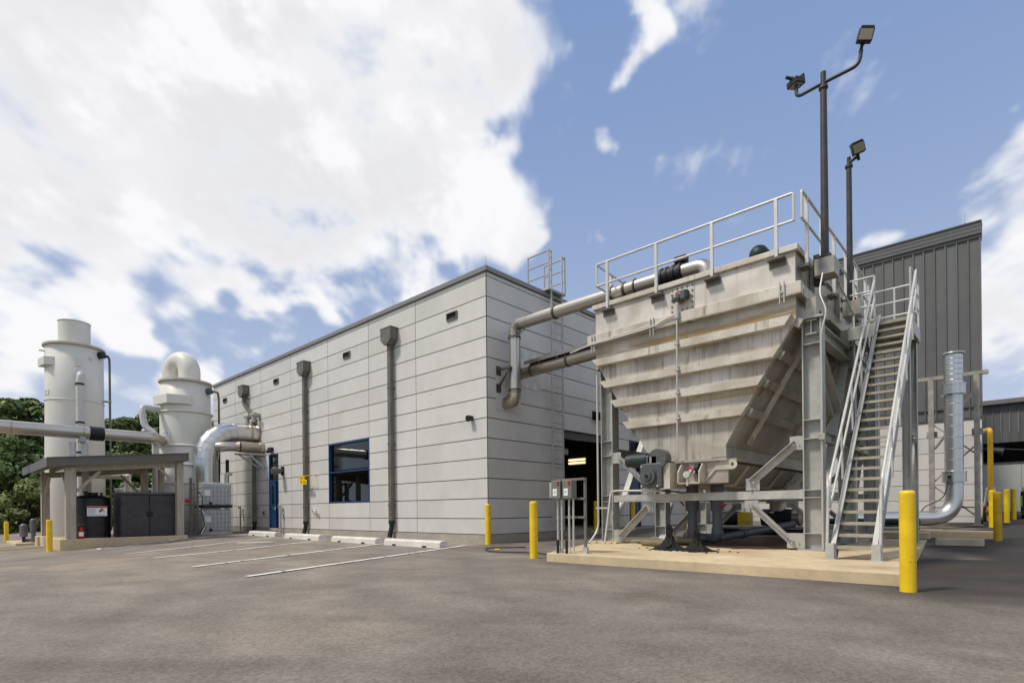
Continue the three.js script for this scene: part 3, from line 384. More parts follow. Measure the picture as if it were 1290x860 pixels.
// ---------------------------------------------------------------- sludge hopper
const HC = 6.285, HB = -6.1;                  // centre line in x, back end in z
{
  const h = thing('hopper', 'large weathered stainless steel V shaped hopper with horizontal ribs on a galvanised frame', 'hopper');
  const hw = (y) => y > 4.7 ? 2.325 : 0.93 + (y - 2.34) / (4.7 - 2.34) * (2.325 - 0.93);
  // front wall with its own stains: dried sludge over the first rib and runs below each rib
  const wallTex = tex(1024, (u, v) => {
    const y = 2.0 + v * 4.1, x = u * 4.7; let k = fbm(x * 1.3, y * 1.3, 5, 256, 111) - 0.5;
    const run = fbm(x * 9, y * 0.55, 4, 256, 113), fine = fbm(x * 30, y * 1.1, 3, 256, 117);
    let c = mixc([212, 207, 198], [170, 162, 149], cl(0.45 + 2.6 * k));
    if (y < 4.6) c = mixc(c, [108, 97, 80], cl((run - 0.56) * 3.0) * 0.85 * sm(0.3, 0.52, fbm(x * 1.7 + 9, y * 2.2 + 5, 3, 256, 127)) + cl((fine - 0.57) * 3) * 0.4);
    else c = mixc(c, [160, 149, 133], cl((run - 0.6) * 3.2) * 0.5);
    for (const [a, b, s] of [[4.74, 4.98, 0.8], [3.34, 3.44, 0.75], [4.2, 4.3, 0.3]]) { const d = sm(a - 0.03, a + 0.02, y) * sm(b + 0.02 + 0.1 * (run - .5), b - 0.10, y) * sm(0.28, 0.55, fbm(x * 1.6, y * 26, 4, 256, 119)); c = mixc(c, [166, 132, 84], d * s); }
    return c;
  });
  const fm = new THREE.MeshStandardMaterial({ map: wallTex, roughness: 0.55, metalness: 0.2, bumpMap: rep(T.soft, 0.3), bumpScale: 0.004 });
  const fs = new THREE.Shape([[HC - 2.325, 6.0], [HC + 2.325, 6.0], [HC + 2.325, 4.7], [HC + 0.93, 2.34], [HC + 0.93, 2.05], [HC - 0.93, 2.05], [HC - 0.93, 2.34], [HC - 2.325, 4.7]].map((a) => new THREE.Vector2(...a)));
  const fg = strip(new THREE.ExtrudeGeometry(fs, { depth: 0.05, bevelEnabled: false })); { const p = fg.attributes.position, uv = new Float32Array(p.count * 2); for (let i = 0; i < p.count; i++) { uv[i * 2] = (p.getX(i) - HC + 2.35) / 4.7; uv[i * 2 + 1] = (p.getY(i) - 2.0) / 4.1; } fg.setAttribute('uv', new THREE.BufferAttribute(uv, 2)); }
  const fw = finish(new THREE.Mesh(fg, fm)); fw.name = 'front_wall'; h.add(fw);
  const back = strip(new THREE.ExtrudeGeometry(fs, { depth: 0.05, bevelEnabled: false }).translate(0, 0, HB - 0.05)); part(h, 'back_wall', back, M.stainDark);
  for (const s of [1, -1]) {
    part(h, 'upper_side_wall', bb(Math.min(HC + s * 2.325, HC + s * 2.275), Math.max(HC + s * 2.325, HC + s * 2.275), 4.7, 6.0, HB, 0), M.stain);
    part(h, 'sloped_side_wall', bar(V(HC + s * 1.62, 3.52, 0), V(HC + s * 1.62, 3.52, HB), 0.05, 2.745, V(s * 1.395, 2.36, 0).normalize()), M.stainDark);
    for (const y of [4.62, 4.06, 3.55, 3.0]) { const x = HC + s * (hw(y) + 0.09); part(h, 'side_rib', bar(V(x - s * 0.02, y, -0.02), V(x - s * 0.02, y, HB), 0.12, 0.17, V(s * 1.395, 2.36, 0).normalize()), M.stainDark); }
    for (const z of [-0.75, -3.2, -5.1]) part(h, 'side_stiffener', bar(V(HC + s * (0.93 + 0.2), 2.4, z), V(HC + s * (2.3 + 0.16), 4.66, z), 0.07, 0.09, V(s * 0.86, -0.5, 0)), M.hopperRib);
    part(h, 'side_band', [bb(Math.min(HC + s * 2.33, HC + s * 2.47), Math.max(HC + s * 2.33, HC + s * 2.47), 5.1, 5.32, HB, -0.002), bb(Math.min(HC + s * 2.33, HC + s * 2.35), Math.max(HC + s * 2.33, HC + s * 2.35), 5.32, 5.36, HB, -0.002)], M.stain);
    part(h, 'top_rim', bb(Math.min(HC + s * 2.26, HC + s * 2.38), Math.max(HC + s * 2.26, HC + s * 2.38), 6.003, 6.12, HB, -0.06), M.stain);
    for (let k = 0; k < 3; k++) part(h, 'upper_stiffener', bb(Math.min(HC + s * 2.33, HC + s * 2.42), Math.max(HC + s * 2.33, HC + s * 2.42), 5.37, 6.0, -1.0 - k * 2.1, -0.92 - k * 2.1), M.stainDark);
  }
  for (const s of [1, -1]) part(h, 'throat_side_wall', bb(Math.min(HC + s * 0.93, HC + s * 0.88), Math.max(HC + s * 0.93, HC + s * 0.88), 2.065, 2.36, HB, 0), M.stain);
  part(h, 'top_rim', rb(4.78, 0.117, 0.18, 0.012, HC, 6.062, 0.03), M.hopperRib);
  part(h, 'front_band', [rb(4.94, 0.22, 0.16, 0.01, HC, 5.08 + 0.16, 0.135)], M.hopperRib);
  part(h, 'front_band_lip', bb(HC - 2.47, HC + 2.47, 5.105, 5.128, 0.05, 0.225), M.stainDark);
  for (const [y, d] of [[4.64, 0.17], [4.07, 0.16], [3.56, 0.16], [3.0, 0.16]]) {
    const a = hw(y) + (y > 4.5 ? 0.02 : 0.14), sh = new THREE.Shape([[-a - 0.02, 0.085], [a - 0.02, 0.085], [a - 0.14, -0.085], [-a + 0.12, -0.085]].map((q) => new THREE.Vector2(...q)));
    part(h, 'front_rib', new THREE.ExtrudeGeometry(sh, { depth: d, bevelEnabled: true, bevelSize: 0.006, bevelThickness: 0.006, bevelSegments: 1 }).translate(HC, y, 0.056), M.hopperRib);
  }
  part(h, 'throat_flange', [bb(HC - 0.99, HC + 0.99, 2.02, 2.07, -0.05, 0.14), bb(HC + 0.62, HC + 0.95, 2.1, 2.34, 0.052, 0.07)], M.stainDark);
  // trough under the V
  const ts = new THREE.Shape([[-0.93, 2.04], [0.93, 2.04], [1.05, 1.95], [0.72, 1.55], [-0.72, 1.55], [-1.05, 1.95]].map((q) => new THREE.Vector2(...q)));
  part(h, 'screw_trough', new THREE.ExtrudeGeometry(ts, { depth: -HB + 0.2, bevelEnabled: false }).translate(HC, 0, HB - 0.2), M.stainDark);
  for (let k = 0; k < 5; k++) { const z = -0.9 - k * 1.15; part(h, 'trough_rib', [bar(V(HC + 1.08, 1.94, z), V(HC + 0.75, 1.52, z), 0.05, 0.09, V(0, 0, 1)), bb(HC - 0.72, HC + 0.76, 1.49, 1.55, z - 0.045, z + 0.045), bar(V(HC - 1.08, 1.94, z), V(HC - 0.75, 1.52, z), 0.05, 0.09, V(0, 0, 1))], M.hopperRib); }
  for (const s of [1, -1]) part(h, 'trough_edge', bb(Math.min(HC + s * 0.94, HC + s * 1.14), Math.max(HC + s * 0.94, HC + s * 1.14), 2.0, 2.06, HB, 0.0), M.stainDark);
  part(h, 'trough_end_plate', [bb(HC - 0.9, HC + 0.98, 1.55, 2.018, 0.001, 0.05)], M.stain);
  { const lg = new THREE.Shape(); lg.moveTo(0, 0); lg.lineTo(0.36, 0); lg.absarc(0.36, 0.1, 0.1, -Math.PI / 2, Math.PI / 2); lg.lineTo(0.1, 0.2); lg.lineTo(-0.25, -0.22); lg.lineTo(-0.2, -0.22); const hole = new THREE.Path(); hole.absarc(0.36, 0.1, 0.035, 0, Math.PI * 2); lg.holes.push(hole); part(h, 'lifting_lug', new THREE.ExtrudeGeometry(lg, { depth: 0.03, bevelEnabled: false }).translate(HC + 0.72, 1.83, 0.053), M.hopperRib); }
  // bearing bracket on the trough end with the red ringed sensor
  for (const x of [6.3, 6.78]) { const s = new THREE.Shape([[0, -0.22], [0.32, -0.22], [0.32, 0.02], [0.14, 0.2], [0, 0.2]].map((q) => new THREE.Vector2(...q))); part(h, 'bracket_cheek', new THREE.ExtrudeGeometry(s, { depth: 0.025, bevelEnabled: false }).rotateY(-Math.PI / 2).translate(x, 1.78, 0.053), M.hopperRib); }
  part(h, 'bracket_base', bb(6.28, 6.78, 1.545, 1.57, 0.053, 0.36), M.hopperRib);
  const sen = part(h, 'level_sensor', [rod(V(6.56, 1.83, 0.06), V(6.56, 1.83, 0.3), 0.09), rod(V(6.5, 1.74, 0.3), V(6.5, 1.74, 0.42), 0.075), rod(V(6.5, 1.66, 0.36), V(6.5, 1.5, 0.36), 0.025)], M.alu); part(sen, 'red_ring', new THREE.TorusGeometry(0.06, 0.016, 8, 18).translate(6.54, 1.84, 0.31), M.red); part(sen, 'rear_cap', rod(V(6.62, 1.86, 0.2), V(6.72, 1.88, 0.2), 0.11), M.black);
  part(h, 'sensor_cable', tube([V(6.5, 1.5, 0.36), V(6.47, 1.38, 0.3), V(6.3, 1.36, 0.2), V(6.1, 1.39, 0.1), V(5.7, 1.42, 0.0)], 0.018, 30, 6), M.darkSteel);
  // bolted inspection plate with its junction head
  const ip = part(h, 'inspection_plate', bb(6.0, 6.56, 5.4, 5.98, 0.052, 0.062), M.hopperRib); for (const x of [6.04, 6.16, 6.28, 6.4, 6.52]) for (const y of [5.44, 5.56, 5.69, 5.82, 5.94]) if (x < 6.1 || x > 6.5 || y < 5.5 || y > 5.9) part(ip, 'bolt', rod(V(x, y, 0.062), V(x, y, 0.085), 0.02, 6), M.bronze);
  const jh = part(h, 'junction_head', [rod(V(6.26, 5.68, 0.06), V(6.26, 5.68, 0.2), 0.09), sp(0.1, 6.2, 5.66, 0.2), rb(0.12, 0.2, 0.16, 0.02, 6.36, 5.72, 0.16)], M.motor); part(jh, 'red_ring', new THREE.TorusGeometry(0.06, 0.018, 8, 16).translate(6.27, 5.74, 0.22), M.red); part(jh, 'green_cap', rb(0.05, 0.18, 0.14, 0.01, 6.445, 5.72, 0.16), M.teal);
  part(h, 'conduit', [rod(V(6.25, 5.55, 0.27), V(6.25, 5.22, 0.27), 0.035), rod(V(6.25, 5.22, 0.27), V(6.23, 2.1, 0.27), 0.02), rod(V(6.25, 5.36, 0.27), V(6.25, 5.2, 0.27), 0.05)], M.conduit);
  for (const y of [4.64, 4.07, 3.56, 3.0]) part(h, 'conduit_clamp', bb(6.2, 6.29, y - 0.02, y + 0.02, 0.2, 0.3), M.galvDark);
  part(h, 'band_conduit', [tube([V(6.22, 5.3, 0.26), V(5.9, 5.24, 0.25), V(5.6, 5.16, 0.25), V(4.6, 5.12, 0.25), V(3.9, 5.1, 0.25), V(3.2, 5.08, 0.1)], 0.022, 40, 6), tube([V(5.6, 5.2, 0.25), V(4.6, 5.16, 0.25), V(3.9, 5.14, 0.25)], 0.018, 20, 6)], M.conduit);
  for (const [x, y] of [[5.62, 5.17], [4.0, 5.12], [8.42, 5.2]]) part(h, 'hanger_bracket', [bb(x - 0.05, x - 0.03, y - 0.22, y + 0.2, 0.222, 0.25), bb(x + 0.03, x + 0.05, y - 0.22, y + 0.2, 0.222, 0.25), bb(x - 0.03, x + 0.03, y - 0.02, y + 0.02, 0.222, 0.245)], M.galvDark);
  // front guard rail
  const R0 = 0.12, posts = [4.36, 5.68, 6.99, 8.29];
  const rail = part(h, 'guard_rail', [bend([V(4.05, 6.58, R0), V(4.05, 7.1, R0), V(8.61, 7.1, R0), V(8.61, 6.56, R0)], 0.026, 0.05), rod(V(4.05, 6.57, R0), V(8.61, 6.57, R0), 0.024)], M.rail);
  for (const x of posts) { part(rail, 'post', bb(x - 0.03, x + 0.03, 5.93, 7.1, R0 - 0.03, R0 + 0.03), M.rail); part(rail, 'foot_bracket', [bb(x - 0.16, x + 0.16, 5.89, 5.93, 0.06, R0 + 0.1), bb(x - 0.16, x + 0.16, 5.78, 5.89, 0.052, 0.075)], M.bronze); }
  const rl = part(h, 'guard_rail', [rod(V(4.05, 7.1, R0), V(3.85, 7.1, -2.6), 0.024), rod(V(4.05, 6.57, R0), V(3.85, 6.57, -2.6), 0.024)], M.rail); part(rl, 'post', [bb(3.9, 3.96, 6.0, 7.1, -0.75, -0.69)], M.rail);
  const rx = HC + 2.47, rr2 = part(h, 'guard_rail', [bend([V(rx, 6.57, 0.12), V(rx, 7.1, 0.12), V(rx, 7.1, HB + 0.1), V(rx, 6.57, HB + 0.1)], 0.026, 0.05), rod(V(rx, 6.57, 0.12), V(rx, 6.57, HB + 0.1), 0.024)], M.rail);
  for (const z of [-0.2, -1.25, -2.3, -3.4, -4.5, -5.6]) { part(rr2, 'post', bb(rx - 0.03, rx + 0.03, 5.75, 7.1, z - 0.03, z + 0.03), M.rail); part(rr2, 'foot_bracket', [bb(rx - 0.12, rx + 0.06, 5.7, 5.75, z - 0.14, z + 0.14)], M.bronze); }
  // support frame: columns, beams, bracing
  const CZ = [-0.3, -3.05, -5.8], CX = [4.12, 8.83];
  for (const x of CX) for (const z of CZ) {
    const c = part(h, 'column', ibeam(V(x, 0.19, z), V(x, 4.68, z), 0.34, 0.3, 0.022, V(1, 0, 0)), M.galv);
    part(c, 'base_plate', bb(x - 0.26, x + 0.26, 0.16, 0.19, z - 0.24, z + 0.24), M.galvDark); part(c, 'cap_plate', bb(x - 0.22, x + 0.22, 4.68, 4.72, z - 0.2, z + 0.2), M.galvDark);
    for (const y of [0.5, 1.2, 1.35, 2.35, 2.72, 4.2]) part(c, 'stiffener', bb(x - 0.147, x + 0.147, y - 0.008, y + 0.008, z + 0.01, z + 0.148), M.galv);
    if (x > 6) part(c, 'pedestal', bb(x - 0.1, x + 0.08, 4.72, 5.1, z - 0.12, z + 0.12), M.stainDark);
    else part(c, 'pedestal', bb(x - 0.1, x + 0.1, 4.72, 5.1, z - 0.12, z + 0.12), M.stainDark);
  }
  for (const x of CX) part(h, 'longitudinal_beam', ibeam(V(x, 4.52, -0.14), V(x, 4.52, -5.65), 0.28, 0.2, 0.02), M.galv);
  for (const z of CZ) part(h, 'cross_beam', channel(V(4.3, 1.27, z + 0.12), V(8.65, 1.27, z + 0.12), 0.17, 0.07, 0.014, UP, 1), M.galvLight);
  for (const z of CZ) {
    const zz = z + 0.17; const br = [[V(7.66, 1.53, zz), V(8.55, 2.28, zz)], [V(7.62, 1.1, zz), V(8.45, 0.3, zz)], [V(4.42, 2.3, zz), V(5.28, 1.52, zz)], [V(4.5, 0.3, zz), V(5.26, 1.03, zz)]];
    for (const [a, b] of br) part(h, 'knee_brace', angle(a, b, 0.13, 0.014, V(0, 0, 1)), M.galvLight);  // paler galvanised tone than the columns: light on upward faces put into the colour
    for (const [x0, x1, y0, y1] of [[7.55, 7.83, 1.375, 1.62], [7.52, 7.8, 1.0, 1.165], [8.42, 8.655, 2.15, 2.42], [8.35, 8.655, 0.2, 0.5], [5.12, 5.4, 1.375, 1.62], [5.12, 5.4, 0.95, 1.165], [4.295, 4.52, 2.15, 2.42], [4.295, 4.55, 0.2, 0.5]]) { const g = part(h, 'gusset_plate', bb(x0, x1, y0, y1, z + 0.12, z + 0.135), M.galv); if (z > -1) for (const t of [0.35, 0.65]) part(g, 'bolt', rod(V(x0 + (x1 - x0) * t, y0 + (y1 - y0) * t, z + 0.19), V(x0 + (x1 - x0) * t, y0 + (y1 - y0) * t, z + 0.21), 0.022, 6), M.galvDark); }
  }
  for (const x of CX) for (const [a, b] of [[0, 1], [1, 2]]) { part(h, 'diagonal_brace', angle(V(x, 0.5, CZ[a] - 0.2), V(x, 4.2, CZ[b] + 0.2), 0.15, 0.014, V(1, 0, 0)), M.galvDark); part(h, 'diagonal_brace', angle(V(x + 0.03, 4.2, CZ[a] - 0.2), V(x + 0.03, 2.4, CZ[b] + 0.2), 0.15, 0.014, V(1, 0, 0)), M.galvDark); part(h, 'side_strut', ibeam(V(x, 2.45, CZ[a] - 0.2), V(x, 2.45, CZ[b] + 0.2), 0.2, 0.15, 0.015), M.galvDark); }
  part(h, 'side_conduit', tube([V(9.03, 0.2, -0.05), V(9.03, 3.6, -0.05), V(9.03, 4.3, -0.05), V(9.1, 4.75, -0.1), V(8.98, 5.15, -0.2), V(8.98, 5.6, -0.4)], 0.016, 50, 6), M.conduit);
  part(h, 'side_conduit', tube([V(9.05, 0.2, -2.75), V(9.05, 4.3, -2.75), V(9.02, 5.0, -2.8), V(9.0, 5.5, -2.6), V(9.0, 5.75, -1.6)], 0.02, 40, 6), M.conduit);
  part(h, 'frame_conduit', [bend([V(4.33, 0.17, 0.3), V(4.33, 1.44, 0.0), V(4.5, 1.46, 0.0), V(5.9, 1.42, 0.0)], 0.026, 0.16), bend([V(3.9, 0.17, 0.34), V(3.95, 0.5, 0.0), V(3.95, 4.4, 0.0)], 0.026, 0.2), bb(3.9, 4.38, 1.02, 1.06, -0.03, 0.03)], M.conduit);
  part(h, 'grout_pad', [rb(0.8, 0.05, 0.7, 0.01, 4.12, 0.18, -0.25)], M.pad);
  part(h, 'conduit_box', rb(0.12, 0.12, 0.1, 0.01, 9.04, 2.35, -0.02), M.boxGrey);
  // motor and valve seen over the rim
  part(h, 'top_motor', [rod(V(7.78, 6.34, -0.4), V(7.78, 6.34, -0.95), 0.2), sp(0.195, 7.78, 6.34, -0.4)], M.teal); part(h, 'motor_bracket', [bb(7.2, 7.9, 6.0, 6.15, -0.75, -0.35)], M.yellow);
}
// screw drive gear motor
{
  const g = thing('gear_motor', 'dark grey gear motor driving the screw at the hopper trough end', 'motor', [5.7, 1.76, 0.33]); g.scale.setScalar(0.86);
  part(g, 'gearbox', [rb(0.62, 0.66, 0.42, 0.05, 0, 0.0, 0.0, 2), rod(V(-0.05, -0.02, 0.2), V(-0.05, -0.02, 0.3), 0.22), rod(V(-0.05, -0.02, 0.3), V(-0.05, -0.02, 0.34), 0.12)], M.motor);
  part(g, 'output_shaft', rod(V(-0.05, -0.02, 0.34), V(-0.05, -0.02, 0.37), 0.045), M.black);
  part(g, 'bevel_stage', [rod(V(0.18, 0.42, -0.1), V(0.18, 0.42, 0.2), 0.26, 24), rb(0.4, 0.3, 0.3, 0.04, 0.0, 0.38, 0.05, 2)], M.motor);
  const m = part(g, 'electric_motor', [rod(V(-0.15, 0.42, 0.05), V(-0.62, 0.42, 0.05), 0.19, 24), rod(V(-0.62, 0.42, 0.05), V(-0.76, 0.42, 0.05), 0.17, 24)], M.green); for (let k = 0; k < 10; k++) part(m, 'fin', new THREE.TorusGeometry(0.19, 0.008, 4, 20).rotateY(Math.PI / 2).translate(-0.2 - k * 0.04, 0.42, 0.05), M.green);
  part(m, 'fan_cowl', [rod(V(-0.76, 0.42, 0.05), V(-0.78, 0.42, 0.05), 0.12, 20)], M.darkSteel); part(g, 'name_plate', bb(-0.03, 0.03, 0.32, 0.48, 0.201, 0.206), M.boxGrey); part(g, 'mount_flange', bb(0.32, 0.5, -0.36, 0.3, -0.3, 0.12), M.hopperRib);
  for (const [x, y] of [[-0.26, -0.28], [0.2, -0.28], [-0.26, 0.24]]) part(g, 'bolt', rod(V(x, y, 0.2), V(x, y, 0.23), 0.025, 6), M.alu);
}
// masts with floodlights
function flood(parent, x, y, z, tilt, turn, roll) { const f = new THREE.Group(); f.name = 'floodlight'; f.position.set(x, y, z); f.rotation.set(tilt, turn, roll, 'YXZ'); f.scale.setScalar(0.78); parent.add(f); part(f, 'housing', [rb(0.34, 0.3, 0.16, 0.03, 0, 0, 0, 2), rb(0.3, 0.06, 0.26, 0.02, 0, 0.16, -0.05)], M.lamp); part(f, 'lens', rb(0.28, 0.23, 0.02, 0.008, 0, -0.01, 0.085), M.lens); part(f, 'knuckle', [rod(V(0, -0.12, -0.1), V(0, -0.3, -0.12), 0.04), sp(0.055, 0, -0.12, -0.1)], M.lamp); return f; }
{
  const a = thing('light_mast', 'tall dark mast with two floodlights on a curved yoke above the hopper', 'light mast', [8.95, 0, -0.72]);
  part(a, 'mounting_box', rb(0.36, 0.34, 0.4, 0.012, 0.03, 5.78, 0), M.boxGrey); part(a, 'base_collar', [rb(0.28, 0.09, 0.28, 0.03, 0, 5.99, 0)], M.black); part(a, 'pole', cone(V(0, 6.0, 0), V(0, 9.42, 0), 0.075, 0.06), M.mast); part(a, 'pole_cap', [cy(0.085, 0.05, 0, 9.42, 0), cy(0.05, 0.3, 0, 9.58, 0)], M.mast);
  part(a, 'yoke', bend([V(-0.5, 9.72, 0), V(-0.5, 9.48, 0), V(-0.02, 9.52, 0), V(0.62, 9.54, 0), V(0.66, 9.8, 0)], 0.035, 0.22), M.mast);
  flood(a, -0.52, 9.8, -0.02, 1.42, Math.PI - 0.5, 0.0); flood(a, 0.74, 9.98, 0.08, 0.22, 0.45, -0.22); part(a, 'cable_bracket', bb(-0.2, -0.1, 5.5, 6.1, -0.1, 0.06), M.black);
  const b = thing('light_mast', 'shorter dark mast with one floodlight beside the stair', 'light mast', [8.95, 0, -2.87]);
  part(b, 'mounting_box', rb(0.36, 0.34, 0.4, 0.012, 0.06, 5.5, 0), M.boxGrey); part(b, 'base_collar', rb(0.28, 0.09, 0.28, 0.03, 0, 5.71, 0), M.black); part(b, 'pole', cone(V(0, 5.72, 0), V(0, 8.8, 0), 0.065, 0.055), M.mast); part(b, 'pole_cap', [cy(0.08, 0.05, 0, 8.8, 0), cy(0.04, 0.22, 0, 8.9, 0)], M.mast); flood(b, 0.2, 9.08, 0.1, 0.3, 0.5, 0.3); part(b, 'arm', bend([V(0, 8.85, 0), V(0.06, 8.92, 0), V(0.18, 8.95, 0)], 0.035, 0.05), M.mast);
}
// stair and landing
{
  const s = thing('steel_stair', 'steep galvanised steel stair with pipe handrails rising to the hopper landing', 'stair');
  const xl = 9.53, xr = 10.17, n = 25, r = 0.191, g = 0.163, z0 = 1.42, y0 = 0.36, P = (x, k, dy = 0, dz = 0) => V(x, y0 + k * r + dy, z0 - k * g + dz);
  const nrm = V(0, g, r).normalize();
  for (const [x, sd] of [[xl, -1], [xr, 1]]) {
    part(s, 'stringer', channel(P(x, -0.75), P(x, n - 0.2), 0.24, 0.06, 0.014, nrm, x === xl ? -1 : 1), M.galv);
    part(s, 'foot', [bb(x - 0.06, x + 0.06, 0.16, 0.42, z0 + 0.02, z0 + 0.22), bb(x - 0.1, x + 0.1, 0.16, 0.175, z0 - 0.06, z0 + 0.26)], M.galvLight);
    const xo = x + sd * 0.05;
    const hr = part(s, 'handrail', [bend([P(xo, 0.9, 0.5, 0.12), P(xo, 1.4, 0.86, 0.16), P(xo, n - 0.2, 0.84, 0.1)], 0.024, 0.08), rod(P(xo, 1.4, 0.45, 0.1), P(xo, n - 0.3, 0.45, 0.1), 0.02), rod(P(xo, -0.2, 0.0, 0.12), P(xo, 1.0, 0.8, 0.2), 0.024)], M.alu);
    for (const k of [6, 11, 16, 21, 24.5]) part(hr, 'post', rod(P(xo, k, 0.0, 0.02), P(xo, k, 0.84, 0.1), 0.02), M.alu);
    part(hr, 'end_loop', rod(P(xo, 0.9, 0.42, 0.12), P(xo, 1.7, 0.5, 0.1), 0.02), M.alu);
  }
  for (let k = 0; k < n; k++) part(s, 'tread', [bx(xr - xl - 0.03, 0.03, 0.2, (xl + xr) / 2, y0 + k * r, z0 - k * g - 0.02), bx(xr - xl - 0.03, 0.045, 0.02, (xl + xr) / 2, y0 + k * r - 0.012, z0 - k * g + 0.09)], M.tread);
  const L = thing('stair_landing', 'galvanised landing with guard rails at the top of the stair', 'landing');
  part(L, 'deck', bb(8.95, 10.12, 5.0, 5.04, -3.9, -2.62), M.galvLight); part(L, 'edge_beam', [channel(V(8.95, 4.87, -2.6), V(10.1, 4.87, -2.6), 0.25, 0.07, 0.014), channel(V(8.95, 4.87, -3.92), V(10.1, 4.87, -3.92), 0.25, 0.07, 0.014), channel(V(10.12, 4.87, -2.6), V(10.12, 4.87, -3.92), 0.25, 0.07, 0.014)], M.galvDark);
  for (const [x, z] of [[10.0, -2.8], [10.0, -3.8], [9.2, -3.8]]) { part(L, 'post', ibeam(V(x, gy(x, z) + 0.1, z), V(x, 4.75, z), 0.15, 0.14, 0.012, V(1, 0, 0)), M.galv); }
  part(L, 'brace', [angle(V(10.0, 0.6, -2.85), V(10.0, 2.6, -3.7), 0.08, 0.01), angle(V(10.0, 2.6, -2.85), V(10.0, 4.6, -3.7), 0.08, 0.01), angle(V(10.0, 2.62, -2.85), V(10.0, 2.62, -3.7), 0.08, 0.01)], M.galvDark);
  for (const y of [6.1, 5.78, 5.46]) for (const g of [bend([V(8.98, y, -3.85), V(10.1, y, -3.85), V(10.1, y, -2.7)], 0.02, 0.04), rod(V(8.98, y, -2.7), V(9.45, y, -2.7), 0.02)]) part(L, 'guard_rail', g, M.rail);
  for (const [x, z] of [[9.0, -3.85], [9.65, -3.85], [10.1, -3.85], [10.1, -2.7], [9.45, -2.7], [9.05, -2.7]]) part(L, 'rail_post', rod(V(x, 5.04, z), V(x, 6.1, z), 0.022), M.rail);
}
// big stainless transfer pipe from the wall to the hopper top
{
  const p = thing('transfer_pipe', 'upper stainless pipe running from the building wall over the hopper rim', 'pipe'), z = -0.78, x0 = 0.42;
  part(p, 'wall_elbow', bend([V(-0.1, 4.32, z), V(x0, 4.32, z), V(x0, 4.7, z)], 0.175, 0.36, 18, 6), M.steelBrown); part(p, 'riser', rod(V(x0, 4.62, z), V(x0, 6.3, z), 0.172, 20), M.steel);
  for (let i = 0; i < 5; i++) { const t = (i + 0.5) / 5 * Math.PI / 2; part(p, 'gore_seam', new THREE.TorusGeometry(0.186, 0.008, 5, 22).rotateX(Math.PI / 2).rotateZ(-t).translate(x0 + 0.33 * (1 - Math.cos(t)) + 0.0, 6.28 + 0.33 * Math.sin(t), z), M.band); part(p, 'gore_seam', new THREE.TorusGeometry(0.184, 0.008, 5, 22).rotateX(Math.PI / 2).rotateZ(-t).translate(x0 - 0.33 * (1 - Math.cos(t)), 4.67 - 0.33 * Math.sin(t), z), M.band); }
  part(p, 'top_elbow', bend([V(x0, 6.2, z), V(x0, 6.66, z), V(1.0, 6.66, z)], 0.178, 0.4, 18, 5), M.steel); part(p, 'run', rod(V(0.85, 6.66, z), V(5.3, 6.66, z), 0.172, 20), M.steel);
  part(p, 'drop_elbow', bend([V(5.9, 6.66, z), V(6.5, 6.66, z), V(6.5, 6.1, z)], 0.175, 0.4, 18, 6), M.steel);
  part(p, 'rubber_coupling', [rod(V(5.3, 6.66, z), V(5.92, 6.66, z), 0.2, 20), ...[5.36, 5.5, 5.68, 5.84].map((x) => rod(V(x, 6.66, z), V(x + 0.06, 6.66, z), 0.225, 20))], M.black); part(p, 'valve_actuator', rb(0.3, 0.14, 0.2, 0.02, 5.86, 6.96, z), M.darkSteel);
  for (const [a, b] of [[V(x0, 4.66, z), V(x0, 4.7, z)], [V(x0, 6.25, z), V(x0, 6.29, z)], [V(2.0, 6.66, z), V(2.06, 6.66, z)], [V(3.9, 6.66, z), V(3.98, 6.66, z)], [V(4.3, 6.66, z), V(4.36, 6.66, z)], [V(4.62, 6.66, z), V(4.66, 6.66, z)]]) part(p, 'clamp_band', rod(a, b, 0.2, 20), M.band);
  part(p, 'wall_bracket', [bar(V(0.0, 5.3, z + 0.3), V(x0 + 0.05, 5.34, z + 0.24), 0.07), bar(V(0.0, 4.76, z + 0.3), V(x0, 5.3, z + 0.24), 0.05), bar(V(0.0, 5.3, z - 0.3), V(x0 + 0.05, 5.34, z - 0.24), 0.07), bar(V(0, 4.76, z - 0.3), V(x0, 5.3, z - 0.24), 0.05), bar(V(x0, 5.34, z - 0.26), V(x0, 5.34, z + 0.26), 0.06), bb(0.013, 0.03, 5.15, 5.42, z + 0.2, z + 0.4), bb(0.013, 0.03, 4.62, 4.88, z + 0.2, z + 0.4)], M.band);
  const q = thing('conveyor_pipe', 'lower stainless pipe with cable tray on top between wall and hopper', 'pipe'), z2 = -1.5;
  part(q, 'run', rod(V(-0.1, 5.36, z2), V(3.98, 5.5, z2), 0.17, 20), M.steelBrown); part(q, 'cable_tray', channel(V(0.3, 5.68, z2), V(3.95, 5.8, z2), 0.3, 0.1, 0.01, V(0, 0, 1), -1), M.steelBrown); for (const x of [0.5, 1.9, 3.3]) part(q, 'clamp_band', rod(V(x, 5.385 + x * 0.03, z2), V(x + 0.06, 5.385 + x * 0.03, z2), 0.195, 20), M.band);
  part(q, 'cable', [tube([V(0.4, 5.66, z2 + 0.06), V(2, 5.72, z2 + 0.05), V(3.9, 5.8, z2 + 0.06)], 0.02, 20, 6), tube([V(0.4, 5.66, z2 - 0.02), V(2, 5.73, z2 - 0.02), V(3.9, 5.8, z2 - 0.02)], 0.025, 20, 6)], M.cable); for (const x of [0.9, 1.6, 2.3, 3.0, 3.6]) part(q, 'tray_bracket', bb(x - 0.03, x + 0.03, 5.5 + x * 0.03, 5.66 + x * 0.03, z2 + 0.05, z2 + 0.14), M.band);
}
